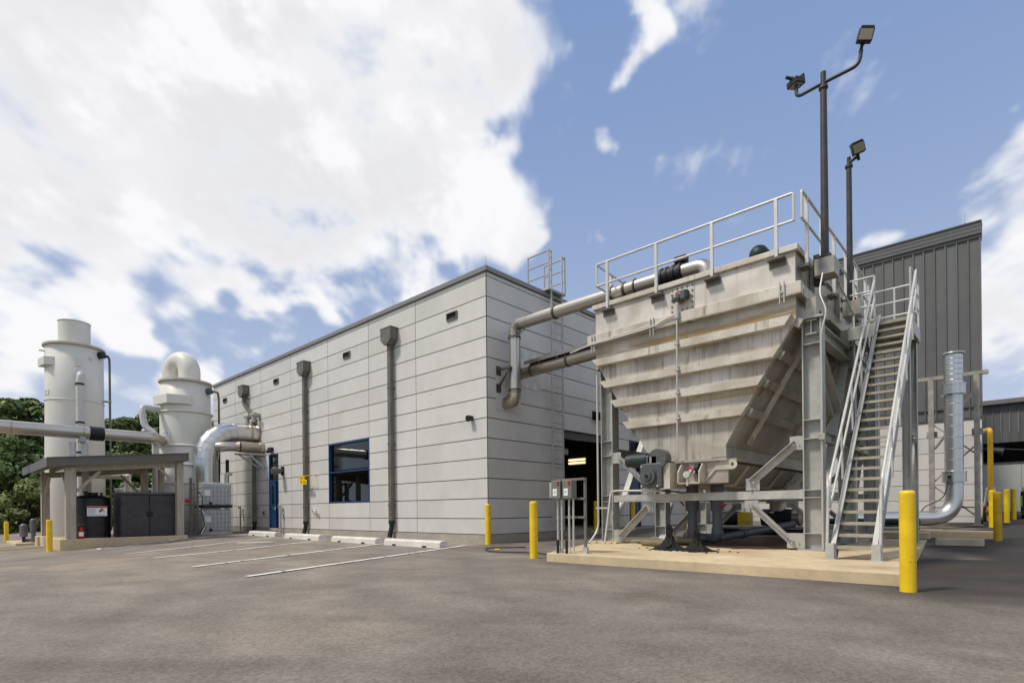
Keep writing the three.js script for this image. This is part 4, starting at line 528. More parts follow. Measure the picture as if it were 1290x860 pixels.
// ---------------------------------------------------------------- bollards
{
  let first; const place = (x, z, hgt, label, m = M.yellow, y = gy(x, z)) => {
    const b = thing('bollard', label, 'bollard', [x, y, z], 'yellow bollards');
    const pts = [[0.085, -0.1], [0.085, hgt - 0.05], [0.079, hgt - 0.02], [0.06, hgt - 0.004], [0, hgt]].map((q) => new THREE.Vector2(...q));
    part(b, 'sleeve', new THREE.LatheGeometry(pts, 28), m); return b;
  };
  place(0.26, 0.27, 1.2, 'yellow bollard standing at the corner of the panel building');
  place(4.32, 2.94, 1.19, 'yellow bollard left of the disconnect switch stand');
  place(10.85, 3.75, 1.2, 'large yellow bollard at the front corner of the concrete pad, nearest of all');
  place(11.36, -6.25, 1.2, 'dull yellow bollard at the end of the low slab, in front of the far group', M.yellowDeep);
  place(11.06, -11.9, 1.2, 'yellow bollard half hidden behind the dull yellow bollard');
  place(11.35, -15.0, 1.2, 'yellow bollard just right of the dull yellow bollard, farther back');
  place(11.5, -17.3, 1.2, 'thin looking yellow bollard beside the black cart, farthest on the right');
  place(-12.3, 8.66, 1.08, 'yellow bollard in front of the shelter post');
  place(-22.9, 8.85, 0.96, 'yellow bollard near the trees at the far left');
  place(0.3, -5.25, 1.2, 'yellow bollard at the open loading bay behind the disconnect switches', M.yellow, 0.12);
  place(0.45, -7.6, 1.2, 'yellow bollard in front of the blue loading side door', M.yellow, 0.2);
  place(2.5, -8.2, 1.1, 'yellow bollard seen under the hopper beside the black drain pipes', M.yellow, 0.18);
}
// wheel stops
{
  const sh = new THREE.Shape([[-0.14, 0], [0.14, 0], [0.125, 0.14], [0.08, 0.185], [-0.08, 0.185], [-0.125, 0.14]].map((q) => new THREE.Vector2(...q)));
  for (const [x0, x1, z, l] of [[-2.3, 0.28, 2.0, 'white concrete wheel stop nearest the building corner bollard'], [-5.4, -2.8, 2.0, 'second white concrete wheel stop from the corner bollard'], [-8.9, -6.3, 2.0, 'third white concrete wheel stop from the corner bollard'], [-12.5, -10.0, 1.9, 'white concrete wheel stop in front of the blue street door']]) {
    const t = thing('wheel_stop', l, 'wheel stop', [(x0 + x1) / 2, gy((x0 + x1) / 2, z) - 0.004, z], 'wheel stops');
    const L = x1 - x0; part(t, 'concrete_bar', [new THREE.ExtrudeGeometry(sh, { depth: L, bevelEnabled: true, bevelSize: 0.012, bevelThickness: 0.02, bevelSegments: 2 }).translate(0, 0, -L / 2).rotateY(Math.PI / 2)], M.stop);
    for (const s of [-0.3, 0.25]) part(t, 'drain_slot', bb(s * L - 0.09, s * L + 0.09, 0.0, 0.05, 0.14, 0.158), M.hole);
  }
}
// disconnect switch stand
{
  const d = thing('disconnect_stand', 'pair of grey disconnect switches on a strut stand at the pad edge', 'switch stand', [5.3, 0.16, 2.93]);
  for (const x of [-0.33, 0.33]) { part(d, 'post', [bb(x - 0.022, x + 0.022, 0, 1.46, -0.022, 0.022)], M.switchBox); part(d, 'post_base', [bb(x - 0.09, x + 0.09, 0, 0.015, -0.09, 0.09), bb(x - 0.05, x + 0.05, 0.015, 0.12, -0.03, 0.03)], M.galv); }
  for (const y of [1.44, 1.06, 0.7]) part(d, 'strut', bb(-0.36, 0.36, y - 0.022, y + 0.022, 0.024, 0.062), M.switchBox);
  for (const x of [-0.2, 0.07]) { const b = part(d, 'switch_box', rb(0.22, 0.36, 0.18, 0.012, x, 1.24, 0.155), M.switchBox); part(b, 'warning_label', bb(x - 0.07, x + 0.03, 1.12, 1.26, 0.246, 0.249), M.white); part(b, 'handle', [rod(V(x + 0.06, 1.36, 0.25), V(x + 0.06, 1.40, 0.26), 0.012), bb(x + 0.045, x + 0.075, 1.32, 1.38, 0.245, 0.262)], M.red); part(b, 'label_print', [bb(x - 0.055, x + 0.012, 1.2, 1.206, 0.249, 0.251), bb(x - 0.055, x, 1.18, 1.186, 0.249, 0.251)], M.darkSteel); }
  for (const x of [-0.24, -0.14, 0.04, 0.14]) part(d, 'conduit', bend([V(x, 1.06, 0.13), V(x, 0.12, 0.13), V(x + 0.03, 0.0, 0.15)], 0.02, 0.08), M.conduit);
  part(d, 'side_box', rb(0.06, 0.3, 0.12, 0.01, -0.4, 1.24, 0.1), M.galvDark); for (const x of [-0.15, 0.07]) part(d, 'stub_pipe', cy(0.026, 0.26, x, 0.13, 0.26), M.black);
  const c = single('floor_cable', 'loose dark cable lying on the ground left of the pad', 'cable', tube([V(4.7, gy(4.7, 2.4) + 0.03, 2.5), V(3.6, 0.03, 2.1), V(2.6, 0.03, 2.4), V(1.6, 0.03, 1.6), V(2.2, 0.03, 0.8)], 0.014, 40, 6), M.cable);
  const bt = single('yellow_plug', 'small yellow cable plug lying on the asphalt by the corner bollard', 'plug', [rod(V(2.15, 0.03, 1.9), V(2.26, 0.03, 1.87), 0.022), sp(0.026, 2.27, 0.033, 1.87)], M.yellowPipe);
}
// drain pipes under the trough
{
  const d = thing('drain_pipes', 'dark grey plastic drain pipes dropping from the hopper trough to the pad', 'pipe', [0, 0, 0]);
  part(d, 'drop_pipe', [rod(V(6.05, 1.55, -0.85), V(6.05, 1.2, -0.85), 0.14, 18), rod(V(6.05, 1.3, -0.85), V(6.05, 0.95, -0.85), 0.16, 18), rod(V(6.05, 1.0, -0.85), V(6.05, 0.2, -0.85), 0.11, 18)], M.pvcGrey);
  part(d, 'drop_pipe', [rod(V(6.65, 1.55, -0.85), V(6.65, 0.95, -0.85), 0.15, 18), bend([V(6.65, 1.0, -0.85), V(6.65, 0.3, -0.85), V(6.05, 0.3, -1.3), V(5.4, 0.3, -1.9)], 0.11, 0.16, 16), rod(V(6.65, 0.42, -0.85), V(6.65, 0.5, -0.85), 0.135, 18)], M.pvcGrey);
  part(d, 'lateral_pipe', [bend([V(6.65, 0.32, -0.85), V(6.9, 0.42, -2.6), V(7.2, 0.55, -4.6)], 0.09, 0.3, 14), rod(V(6.8, 0.38, -1.9), V(6.83, 0.4, -2.05), 0.115, 16)], M.pvcGrey); part(d, 'lateral_pipe', [rod(V(6.05, 0.3, -0.95), V(6.55, 0.3, -1.15), 0.09, 16)], M.pvcGrey);
  part(d, 'valve_handle', [bar(V(5.9, 1.08, -0.72), V(5.84, 1.17, -0.66), 0.035)], M.red); part(d, 'valve_handle', [bar(V(6.8, 1.05, -0.72), V(6.92, 1.09, -0.66), 0.045)], M.red); part(d, 'collar', [rod(V(6.05, 0.42, -0.85), V(6.05, 0.52, -0.85), 0.13, 18)], M.pvcGrey);
}
function pile(x, z, r, hgt, label) {
  const g2 = new THREE.SphereGeometry(1, 96, 72), q = g2.attributes.position;
  for (let i = 0; i < q.count; i++) { const a = Math.atan2(q.getZ(i), q.getX(i)), t = cl((q.getY(i) + 1) / 2), ca = Math.cos(a), sa = Math.sin(a); const prof = t < 0.02 ? r * 1.02 : r * (0.16 + 0.84 * Math.pow(1 - t, 4.2)) * (t > 0.93 ? Math.sqrt(Math.max(0, (1 - t) / 0.07)) : 1); const nz = 0.45 + 0.75 * fbm(ca * 2.2 + x * 3 + 20, sa * 2.2 + t * 5 + 20, 3, 256, 131) + 0.5 * fbm(ca * 7 + x * 3 + 20, sa * 7 + t * 22 + 20, 3, 256, 137); q.setXYZ(i, ca * prof * nz, -0.01 + t * hgt * (0.9 + 0.2 * vnoise(ca * 3 + 9, sa * 3 + 9)), sa * prof * nz); }
  g2.translate(x, 0.16, z); g2.computeVertexNormals(); return single('sludge_pile', label, 'pile', g2, M.sludge, 'sludge piles on the pad');
}
pile(6.42, 1.05, 0.36, 0.5, 'left of two black sludge piles on the pad, the taller one'); pile(7.05, 1.15, 0.34, 0.4, 'right of two black sludge piles on the pad, below the drain pipe');
for (let k = 0; k < 1; k++) { const g = []; for (let i = 0; i < 46; i++) { const a = rnd() * 6.28, d = 0.3 + rnd() * 0.55, s = rr(0.012, 0.035), c = i % 2 ? [6.42, 1.05] : [7.05, 1.15]; g.push(new THREE.IcosahedronGeometry(s, 0).scale(1.3, 0.6, 1).translate(c[0] + Math.cos(a) * d, 0.165, c[1] + Math.sin(a) * d * 0.7)); } const o = part(scene, 'sludge_crumbs', g, M.sludge); o.userData = { kind: 'stuff', label: 'black sludge crumbs scattered round the piles', category: 'crumbs' }; }
// hose
{ const h = thing('suction_hose', 'tan suction hose with metal couplings lying behind the sludge piles', 'hose', [5.6, 0.24, 0.15]); part(h, 'hose', tube([V(0.75, 0, -0.75), V(0.1, 0, -0.6), V(-0.3, 0, -0.15), V(-0.1, 0, 0.2), V(0.5, 0, 0.28)], 0.08, 40, 12), M.hose); part(h, 'coupling', [rod(V(0.1, 0.1, -0.1), V(0.35, 0.08, 0.05), 0.06), bar(V(0.05, 0.14, -0.15), V(0.3, 0.16, -0.05), 0.03), bar(V(0.3, 0.12, 0.1), V(0.42, 0.16, 0.0), 0.03)], M.alu); }
// pump skid behind the hopper
{
  const s = thing('pump_skid', 'dark pump skid with a yellow coupling guard behind the hopper legs', 'pump', [0, 0.2, -7.0]);
  part(s, 'base_frame', [bb(3.6, 8.4, 0, 0.14, -0.45, 0.45)], M.darkSteel); part(s, 'base_frame', [bb(3.5, 8.5, 0.145, 0.175, 0.4, 0.47)], M.alu);
  part(s, 'pump_casing', [rod(V(5.6, 0.5, 0), V(6.5, 0.5, 0), 0.27, 24), rb(0.9, 0.4, 0.5, 0.04, 6.05, 0.45, 0, 2)], M.darkSteel); part(s, 'end_flange', [rod(V(6.5, 0.5, 0), V(6.7, 0.5, 0), 0.22, 24), rod(V(6.66, 0.5, 0), V(6.74, 0.5, 0), 0.27, 24)], M.steelBrown);
  part(s, 'coupling_guard', rb(0.36, 0.5, 0.42, 0.02, 5.05, 0.42, 0.05), M.yellow); part(s, 'electric_motor', [rod(V(4.2, 0.45, 0), V(4.85, 0.45, 0), 0.25, 24), rod(V(4.05, 0.45, 0), V(4.2, 0.45, 0), 0.2, 24)], M.darkSteel); part(s, 'name_plate', rb(0.13, 0.05, 0.01, 0.004, 5.95, 0.66, 0.256), M.white);
  part(s, 'suction_throat', [rod(V(6.05, 0.7, 0), V(6.05, 1.2, 0), 0.24, 24), rod(V(6.05, 0.95, 0), V(6.05, 1.0, 0), 0.34, 24), rod(V(6.05, 1.12, 0), V(6.05, 1.17, 0), 0.34, 24)], M.steelBrown);
  { const gr = part(s, 'guard_rail', rod(V(3.8, 1.5, -0.6), V(5.4, 1.5, -0.6), 0.018, 6), M.galvDark); for (const x of [4.4, 4.6, 4.8, 5.0]) part(gr, 'baluster', rod(V(x, 0.14, -0.6), V(x, 1.5, -0.6), 0.018, 6), M.galvDark); }
  single('pipe_bundle', 'stacked teal and yellow pipes lying on the slab behind the stair', 'pipes', [rod(V(6.9, 0.55, -8.6), V(9.6, 0.55, -8.0), 0.1), rod(V(6.9, 0.34, -8.5), V(9.6, 0.34, -7.9), 0.09)], M.teal);
  single('lumber', 'pale timber lying on the slab behind the stair', 'lumber', [bar(V(7.0, 0.3, -7.9), V(9.8, 0.3, -7.5), 0.2, 0.1)], M.wood);
  single('cross_pipe', 'thin stainless pipe running low behind the hopper legs', 'pipe', [rod(V(3.4, 0.42, -6.2), V(9.6, 0.42, -6.2), 0.035)], M.alu);
}
// spiral duct and its stand
{
  const d = thing('spiral_duct', 'shiny vertical spiral duct curving to the left near the ground', 'duct'), x = 10.16, z = -11.2, r = 0.25;
  part(d, 'riser', cy(r, 4.2, x, 3.85, z, 32), M.steelShine); for (let i = 0; i < 15; i++) part(d, 'lock_seam', new THREE.TorusGeometry(r + 0.002, i < 7 ? 0.010 : 0.006, 5, 32).rotateX(Math.PI / 2).translate(x, i < 7 ? 5.75 - i * 0.17 : 4.3 - (i - 7) * 0.36, z), M.steelShine);
  part(d, 'mouth_ring', [new THREE.TorusGeometry(r + 0.03, 0.035, 8, 32).rotateX(Math.PI / 2).translate(x, 5.93, z)], M.steelShine); part(d, 'mouth', cy(r - 0.02, 0.02, x, 5.93, z, 32), M.hole);
  part(d, 'sweep_elbow', bend([V(x, 2.1, z), V(x, 0.62, z + 0.1), V(7.6, 0.6, z + 1.5)], r - 0.01, 1.45, 28, 20), M.steelShine);
  for (const [y, hh] of [[4.78, 0.3], [1.95, 0.3]]) part(d, 'collar', [cy(r + 0.07, hh, x, y, z, 32), cy(r + 0.085, 0.04, x, y + hh / 2, z, 32), cy(r + 0.085, 0.04, x, y - hh / 2, z, 32)], M.steelShine);
  part(d, 'sensor_cable', tube([V(x - 0.1, 1.98, z + 0.38), V(x - 0.25, 1.3, z + 0.45), V(x - 0.75, 0.95, z + 0.5), V(x - 0.9, 0.5, z + 0.6), V(x - 1.2, 0.3, z + 0.8)], 0.016, 30, 6), M.cable); part(d, 'sensor', rod(V(x - 0.1, 1.95, z + 0.3), V(x - 0.1, 2.02, z + 0.42), 0.05), M.black);
  const s = thing('duct_stand', 'tan steel goal post frame bracing the spiral duct', 'frame', [0, 0.36, -12.0]);
  for (const q of [9.5, 10.7]) { part(s, 'post', bb(q - 0.075, q + 0.075, 0, 4.94, -0.075, 0.075), M.boxGrey); part(s, 'base_plate', bb(q - 0.14, q + 0.14, 0, 0.02, -0.14, 0.14), M.galvDark); part(s, 'wall_clip', [bb(q - 0.14, q + 0.14, 3.0, 3.2, -0.35, -0.08)], M.boxGrey); }
  part(s, 'cross_bar', bb(9.05, 11.0, 4.94, 5.06, -0.08, 0.08), M.boxGrey);
  part(s, 'brace', [bar(V(9.58, 2.6, 0), V(10.1, 3.3, 0.3), 0.06), bar(V(10.62, 4.4, 0), V(10.3, 3.9, 0.35), 0.06), bar(V(9.58, 3.4, -0.02), V(10.62, 2.4, -0.02), 0.05), bar(V(9.58, 1.3, -0.02), V(10.62, 0.35, -0.02), 0.05), bar(V(9.58, 0.6, -0.02), V(10.62, 0.6, -0.02), 0.05), bar(V(10.62, 2.6, -0.04), V(9.58, 1.5, -0.04), 0.05)], M.boxGrey);
}
// gas pipe, blocks, cart
{
  const g = thing('gas_pipe', 'yellow gas pipe rising against the grey building corner', 'pipe'); part(g, 'pipe', bend([V(10.98, 0.9, -13.3), V(10.98, 3.62, -13.3), V(10.55, 3.62, -14.4), V(10.5, 3.6, -14.9)], 0.075, 0.16), M.yellowPipe); part(g, 'regulator', [rb(0.22, 0.5, 0.22, 0.03, 10.98, 0.72, -13.3, 2), rod(V(10.86, 0.86, -13.2), V(11.14, 0.7, -13.2), 0.1)], M.yellowPipe); part(g, 'flange', [rod(V(10.98, 1.0, -13.3), V(10.98, 1.14, -13.3), 0.11)], M.black);
  const sc = thing('shed_lamp', 'black wall lamp beside the yellow gas pipe', 'wall light', [10.9, 3.1, -15.6]); part(sc, 'shade', cone(V(-0.1, 0, 0), V(0.35, -0.12, 0), 0.1, 0.16), M.black); part(sc, 'arm', bar(V(-0.2, 0, 0), V(0, 0, 0), 0.06), M.black);
  single('concrete_block', 'loose concrete block on the asphalt beside the pad', 'block', [rb(0.86, 0.16, 0.3, 0.015, 10.75, gy(10.9, -4.5) + 0.08, -4.5)], M.block);
  const c = thing('cart', 'black wheeled cart with a pale top and green trim at the right edge', 'cart', [12.05, gy(12, -18), -18.6]); part(c, 'body', [rb(0.7, 0.9, 0.7, 0.05, 0, 0.65, 0, 2)], M.black); part(c, 'lid', rb(0.6, 0.18, 0.6, 0.06, 0, 1.2, 0, 2), M.white); part(c, 'trim', [bb(-0.36, -0.3, 0.5, 0.9, 0.345, 0.36), bb(0.1, 0.34, 0.3, 0.36, 0.345, 0.36)], mat(0x9fc21a, 0.5)); for (const x of [-0.28, 0.28]) part(c, 'wheel', rod(V(x - 0.05, 0.18, 0.3), V(x + 0.05, 0.18, 0.3), 0.18, 18), M.black);
  const k = thing('hose_reel', 'dark hand truck with red and black straps behind the duct stand', 'hand truck', [10.95, gy(11, -13.9), -13.9]); part(k, 'frame', [bar(V(-0.25, 0.1, 0), V(-0.1, 1.3, -0.3), 0.04), bar(V(0.25, 0.1, 0), V(0.1, 1.3, -0.3), 0.04), bar(V(-0.12, 1.0, -0.22), V(0.12, 1.0, -0.22), 0.04)], M.boxGrey); part(k, 'load', [rb(0.4, 0.5, 0.3, 0.05, 0, 0.35, 0.05, 2)], M.black); part(k, 'strap', bb(-0.21, 0.21, 0.6, 0.64, 0.05, 0.215), M.red); for (const x of [-0.24, 0.24]) part(k, 'wheel', rod(V(x - 0.03, 0.13, -0.1), V(x + 0.03, 0.13, -0.1), 0.13, 16), M.black);
}

// ---------------------------------------------------------------- chemical shelter on the left
{
  const s = thing('chemical_shelter', 'open timber shelter with a dark metal fascia roof on a concrete kerb', 'shelter');
  const top = (z) => 2.9 + (8.65 - z) / 4.15 * 0.42;
  part(s, 'kerb', [rb(0.3, 0.75, 3.95, 0.02, -12.5, -0.22, 6.4), rb(4.9, 0.75, 0.3, 0.02, -15.1, -0.22, 8.22), bb(-17.4, -12.66, -0.5, 0.1, 4.5, 8.06)], M.pad);
  for (const [x, z, w] of [[-12.52, 8.06, 0.28], [-12.52, 4.66, 0.24], [-17.2, 8.15, 0.26], [-17.2, 4.7, 0.24], [-15.0, 4.62, 0.2]]) { part(s, 'post', bb(x - w / 2, x + w / 2, 0.15, top(z) - 0.3, z - w / 2, z + w / 2), x > -13 ? M.wood : M.woodDark); }
  part(s, 'pedestal', [rb(0.6, 0.5, 0.5, 0.03, -17.2, -0.1, 8.2)], M.pad);
  for (const x of [-12.52, -17.2]) part(s, 'beam', bar(V(x, top(8.2) - 0.36, 8.2), V(x, top(4.6) - 0.36, 4.6), 0.1, 0.22), M.woodDark);
  for (let i = 0; i < 8; i++) { const z = 8.4 - i * 0.53; part(s, 'rafter', bar(V(-12.3, top(z) - 0.17, z), V(-18.2, top(z) - 0.17, z), 0.05, 0.15), M.wood); }
  for (const g of [bar(V(-12.5, 1.75, 7.95), V(-12.5, 2.55, 7.2), 0.09), bar(V(-12.5, 2.1, 4.75), V(-12.5, 2.8, 5.4), 0.09), bar(V(-12.7, 1.85, 8.1), V(-13.6, 2.5, 8.1), 0.09), bar(V(-17.0, 1.8, 8.15), V(-16.1, 2.5, 8.15), 0.09), bar(V(-17.2, 1.9, 4.9), V(-17.2, 2.7, 5.6), 0.09)]) part(s, 'knee_brace', g, M.woodDark);
  for (let i = 0; i < 9; i++) { const x0 = -18.3 + i * 0.685; part(s, 'roof_sheet', bar(V(x0 + 0.34, top(8.7) - 0.06, 8.7), V(x0 + 0.34, top(4.45) - 0.06, 4.45), 0.68, 0.03), M.fascia); }
  part(s, 'front_fascia', bar(V(-12.14, top(8.72) - 0.12, 8.72), V(-12.14, top(4.43) - 0.12, 4.43), 0.03, 0.3), M.fascia); for (const z of [8.7, 4.42]) part(s, 'side_fascia', bb(-18.35, -12.16, top(z) - 0.27, top(z) + 0.03, z, z + 0.03), M.fasciaSide); part(s, 'drip_edge', bar(V(-12.11, top(8.74) + 0.03, 8.74), V(-12.11, top(4.42) + 0.03, 4.42), 0.06, 0.02), M.fasciaSide);
  const t = thing('chemical_tank', 'black plastic storage tank with a hazard sign in the shelter', 'tank', [-13.45, 0.1, 7.3]);
  part(t, 'shell', new THREE.LatheGeometry([[0, 0], [0.56, 0], [0.58, 0.04], [0.575, 1.42], [0.55, 1.5], [0.4, 1.58], [0.0, 1.64]].map((q) => new THREE.Vector2(...q)), 40), M.tankBlack); for (let i = 0; i < 5; i++) part(t, 'hoop', new THREE.TorusGeometry(0.578, 0.012, 6, 40).rotateX(Math.PI / 2).translate(0, 0.25 + i * 0.28, 0), M.tankBlack);
  part(t, 'lid', [cy(0.18, 0.1, 0.1, 1.64, 0), cy(0.2, 0.03, 0.1, 1.69, 0)], M.black); part(t, 'fitting', [cy(0.05, 0.22, 0.28, 1.62, 0.22), cy(0.07, 0.05, 0.28, 1.72, 0.22), cy(0.04, 0.2, 0.3, 1.6, -0.25)], M.black);
  const hz = canvasMat(256, 144, (c, w, h) => { c.fillStyle = '#e9ebee'; c.fillRect(0, 0, w, h); c.fillStyle = '#b0242a'; c.fillRect(4, 4, w - 8, 20); c.fillStyle = '#9aa3ab'; for (let i = 0; i < 7; i++) c.fillRect(14, 38 + i * 11, 100 - (i * 37) % 34, 5); c.fillRect(14, 122, 225, 8); const dmd = (x, y, r, f) => { c.fillStyle = f; c.beginPath(); c.moveTo(x, y - r); c.lineTo(x + r, y); c.lineTo(x, y + r); c.lineTo(x - r, y); c.fill(); }; dmd(190, 50, 22, '#c22a2a'); dmd(168, 72, 22, '#2b4fa3'); dmd(212, 72, 22, '#e3c530'); dmd(190, 94, 22, '#f4f4f4'); c.strokeStyle = '#444'; c.strokeRect(2, 2, w - 4, h - 4); });
  const hp = plate(t, 'hazard_sign', 0.6, 0.36, hz); hp.position.set(0.6, 1.02, -0.06); hp.rotation.y = Math.PI / 2;
  const b = thing('storage_cabinet', 'dark grey two door plastic storage cabinet in the shelter', 'cabinet', [-13.35, 0.1, 5.62]);
  part(b, 'carcass', rb(1.1, 1.62, 1.86, 0.02, 0, 0.83, 0), M.shed); part(b, 'lid', rb(1.2, 0.09, 1.96, 0.03, 0, 1.69, 0, 2), M.shedTop);
  for (const z of [0.46, -0.46]) { const dd = part(b, 'door', rb(0.05, 1.54, 0.9, 0.015, 0.575, 0.83, z, 2), M.shed); for (const y of [1.32, 0.12]) part(dd, 'panel_rib', bb(0.6, 0.612, y, y + 0.02, z - 0.38, z + 0.38), M.shed); part(dd, 'hinge', [bb(0.6, 0.62, 1.3, 1.4, z + Math.sign(z) * 0.42, z + Math.sign(z) * 0.44), bb(0.6, 0.62, 0.2, 0.3, z + Math.sign(z) * 0.42, z + Math.sign(z) * 0.44)], M.black); }
  part(b, 'latch', [rb(0.06, 0.16, 0.2, 0.02, 0.62, 0.9, 0.0, 2)], M.black);
  const e = thing('fire_extinguisher', 'red fire extinguisher with a white label beside the black tank', 'extinguisher', [-12.42, 0.156, 7.78]); part(e, 'cylinder', new THREE.LatheGeometry([[0, 0], [0.075, 0], [0.078, 0.3], [0.06, 0.37], [0.025, 0.41], [0.022, 0.45]].map((q) => new THREE.Vector2(...q)), 20), M.red); part(e, 'label', new THREE.CylinderGeometry(0.0795, 0.0795, 0.14, 16, 1, true, 0.4, 2.2).translate(0, 0.16, 0), M.white); part(e, 'handle', [bb(-0.02, 0.1, 0.44, 0.47, -0.015, 0.015), bb(-0.02, 0.08, 0.49, 0.51, -0.015, 0.015)], M.black); part(e, 'hose', tube([V(0.03, 0.45, 0.02), V(0.1, 0.42, 0.08), V(0.1, 0.25, 0.08)], 0.014, 16, 6), M.black);
  const pn = thing('control_panel', 'dark electrical panel on posts behind the shelter corner', 'panel', [-15.4, 0.0, 7.7]); part(pn, 'post', [bb(-0.03, 0.03, -0.2, 1.75, -0.03, 0.03), bb(-0.03, 0.03, -0.2, 1.5, -0.6, -0.54)], M.bronze); part(pn, 'box', rb(0.25, 0.75, 0.5, 0.02, 0.1, 0.95, -0.32), M.bronze);
  const mt = thing('pipe_manifold', 'grey pump manifold standing at the shelter rear corner', 'pump', [-19.0, gy(-19, 8.6), 8.5]); mt.scale.setScalar(0.85); part(mt, 'drum', [cy(0.16, 0.5, -0.6, 0.62, 0.1), sp(0.16, -0.6, 0.87, 0.1)], M.pumpGrey); part(mt, 'column', [cy(0.13, 0.5, 0, 0.9, -0.2), sp(0.13, 0, 1.15, -0.2), cy(0.1, 0.5, 0, 0.35, -0.2)], M.pumpGrey); part(mt, 'pipe', [rod(V(-0.6, 0.4, 0.1), V(-0.6, 0.0, 0.1), 0.07), rod(V(-0.6, 0.2, 0.1), V(0, 0.2, -0.2), 0.07), cy(0.2, 0.06, -0.6, 0.08, 0.1)], M.darkSteel);
  structure('kerb_slab', [rb(3.4, 0.2, 1.3, 0.03, -20.2, gy(-20, 8.5) - 0.02, 8.3)], M.pad);
}
// stacked totes
function tote(y, label) {
  const t = thing('tote', label, 'tote', [-15.2, y, 2.5], 'stacked totes');
  part(t, 'pallet', [bb(-0.5, 0.5, 0.1, 0.14, -0.65, 0.65), bb(-0.5, 0.5, 0.0, 0.03, -0.65, 0.65), ...[-0.45, 0, 0.45].map((x) => bb(x - 0.05, x + 0.05, 0.03, 0.1, -0.62, 0.62))], y > 0.5 ? M.black : M.galvLight);
  part(t, 'bottle', rb(0.94, 0.96, 1.22, 0.06, 0, 0.64, 0, 2), M.tote); part(t, 'cap', cy(0.12, 0.05, 0, 1.14, 0), M.white);
  const bars = []; for (let i = 0; i <= 8; i++) { const z = -0.63 + i * 0.1575; bars.push(rod(V(0.49, 0.14, z), V(0.49, 1.14, z), 0.011, 6), rod(V(-0.49, 0.14, z), V(-0.49, 1.14, z), 0.011, 6)); } for (let i = 0; i <= 6; i++) { const x = -0.49 + i * 0.1633; bars.push(rod(V(x, 0.14, 0.63), V(x, 1.14, 0.63), 0.011, 6), rod(V(x, 0.14, -0.63), V(x, 1.14, -0.63), 0.011, 6)); }
  for (let i = 0; i < 6; i++) { const yy = 0.16 + i * 0.195; for (const x of [0.5, -0.5]) bars.push(rod(V(x, yy, -0.64), V(x, yy, 0.64), 0.011, 6)); for (const z of [0.64, -0.64]) bars.push(rod(V(-0.5, yy, z), V(0.5, yy, z), 0.011, 6)); }
  for (const b of bars) part(t, 'cage_bar', b, M.galvLight);
  part(t, 'label_plate', bb(0.505, 0.51, 0.55, 0.8, 0.3, 0.55), M.white); part(t, 'valve', [rod(V(0.45, 0.24, 0.3), V(0.6, 0.2, 0.3), 0.05)], M.black); return t;
}
{ const y = gy(-15.2, 2.5); tote(y, 'lower of two stacked white caged totes beside the silver duct'); tote(y + 1.18, 'upper of two stacked white caged totes beside the silver duct'); }
{ const r = thing('equipment_rack', 'slim dark post rack with a red fitting beside the stacked totes', 'rack', [-14.6, gy(-14.6, 3.6), 3.62]); part(r, 'post', [bb(-0.05, 0.05, 0, 2.5, -0.05, 0.05), bb(-0.04, 0.04, 0, 2.5, -0.3, -0.22)], M.bronze); part(r, 'crosspiece', [bb(-0.03, 0.03, 0.5, 0.56, -0.3, 0.2), bb(-0.03, 0.03, 1.3, 1.36, -0.3, 0.2)], M.bronze); part(r, 'red_fitting', rb(0.16, 0.16, 0.2, 0.03, 0.1, 1.5, 0.14, 2), M.red); part(r, 'cable', tube([V(0.06, 1.9, -0.3), V(0.2, 1.6, -0.4), V(0.1, 1.0, -0.38), V(0.25, 0.5, -0.45), V(0.1, 0.1, -0.3)], 0.02, 30, 6), M.cable); part(r, 'white_hose', tube([V(0.06, 1.1, -0.4), V(0.2, 0.8, -0.55), V(0.1, 0.4, -0.5), V(0.3, 0.05, -0.3)], 0.02, 30, 6), M.white); }
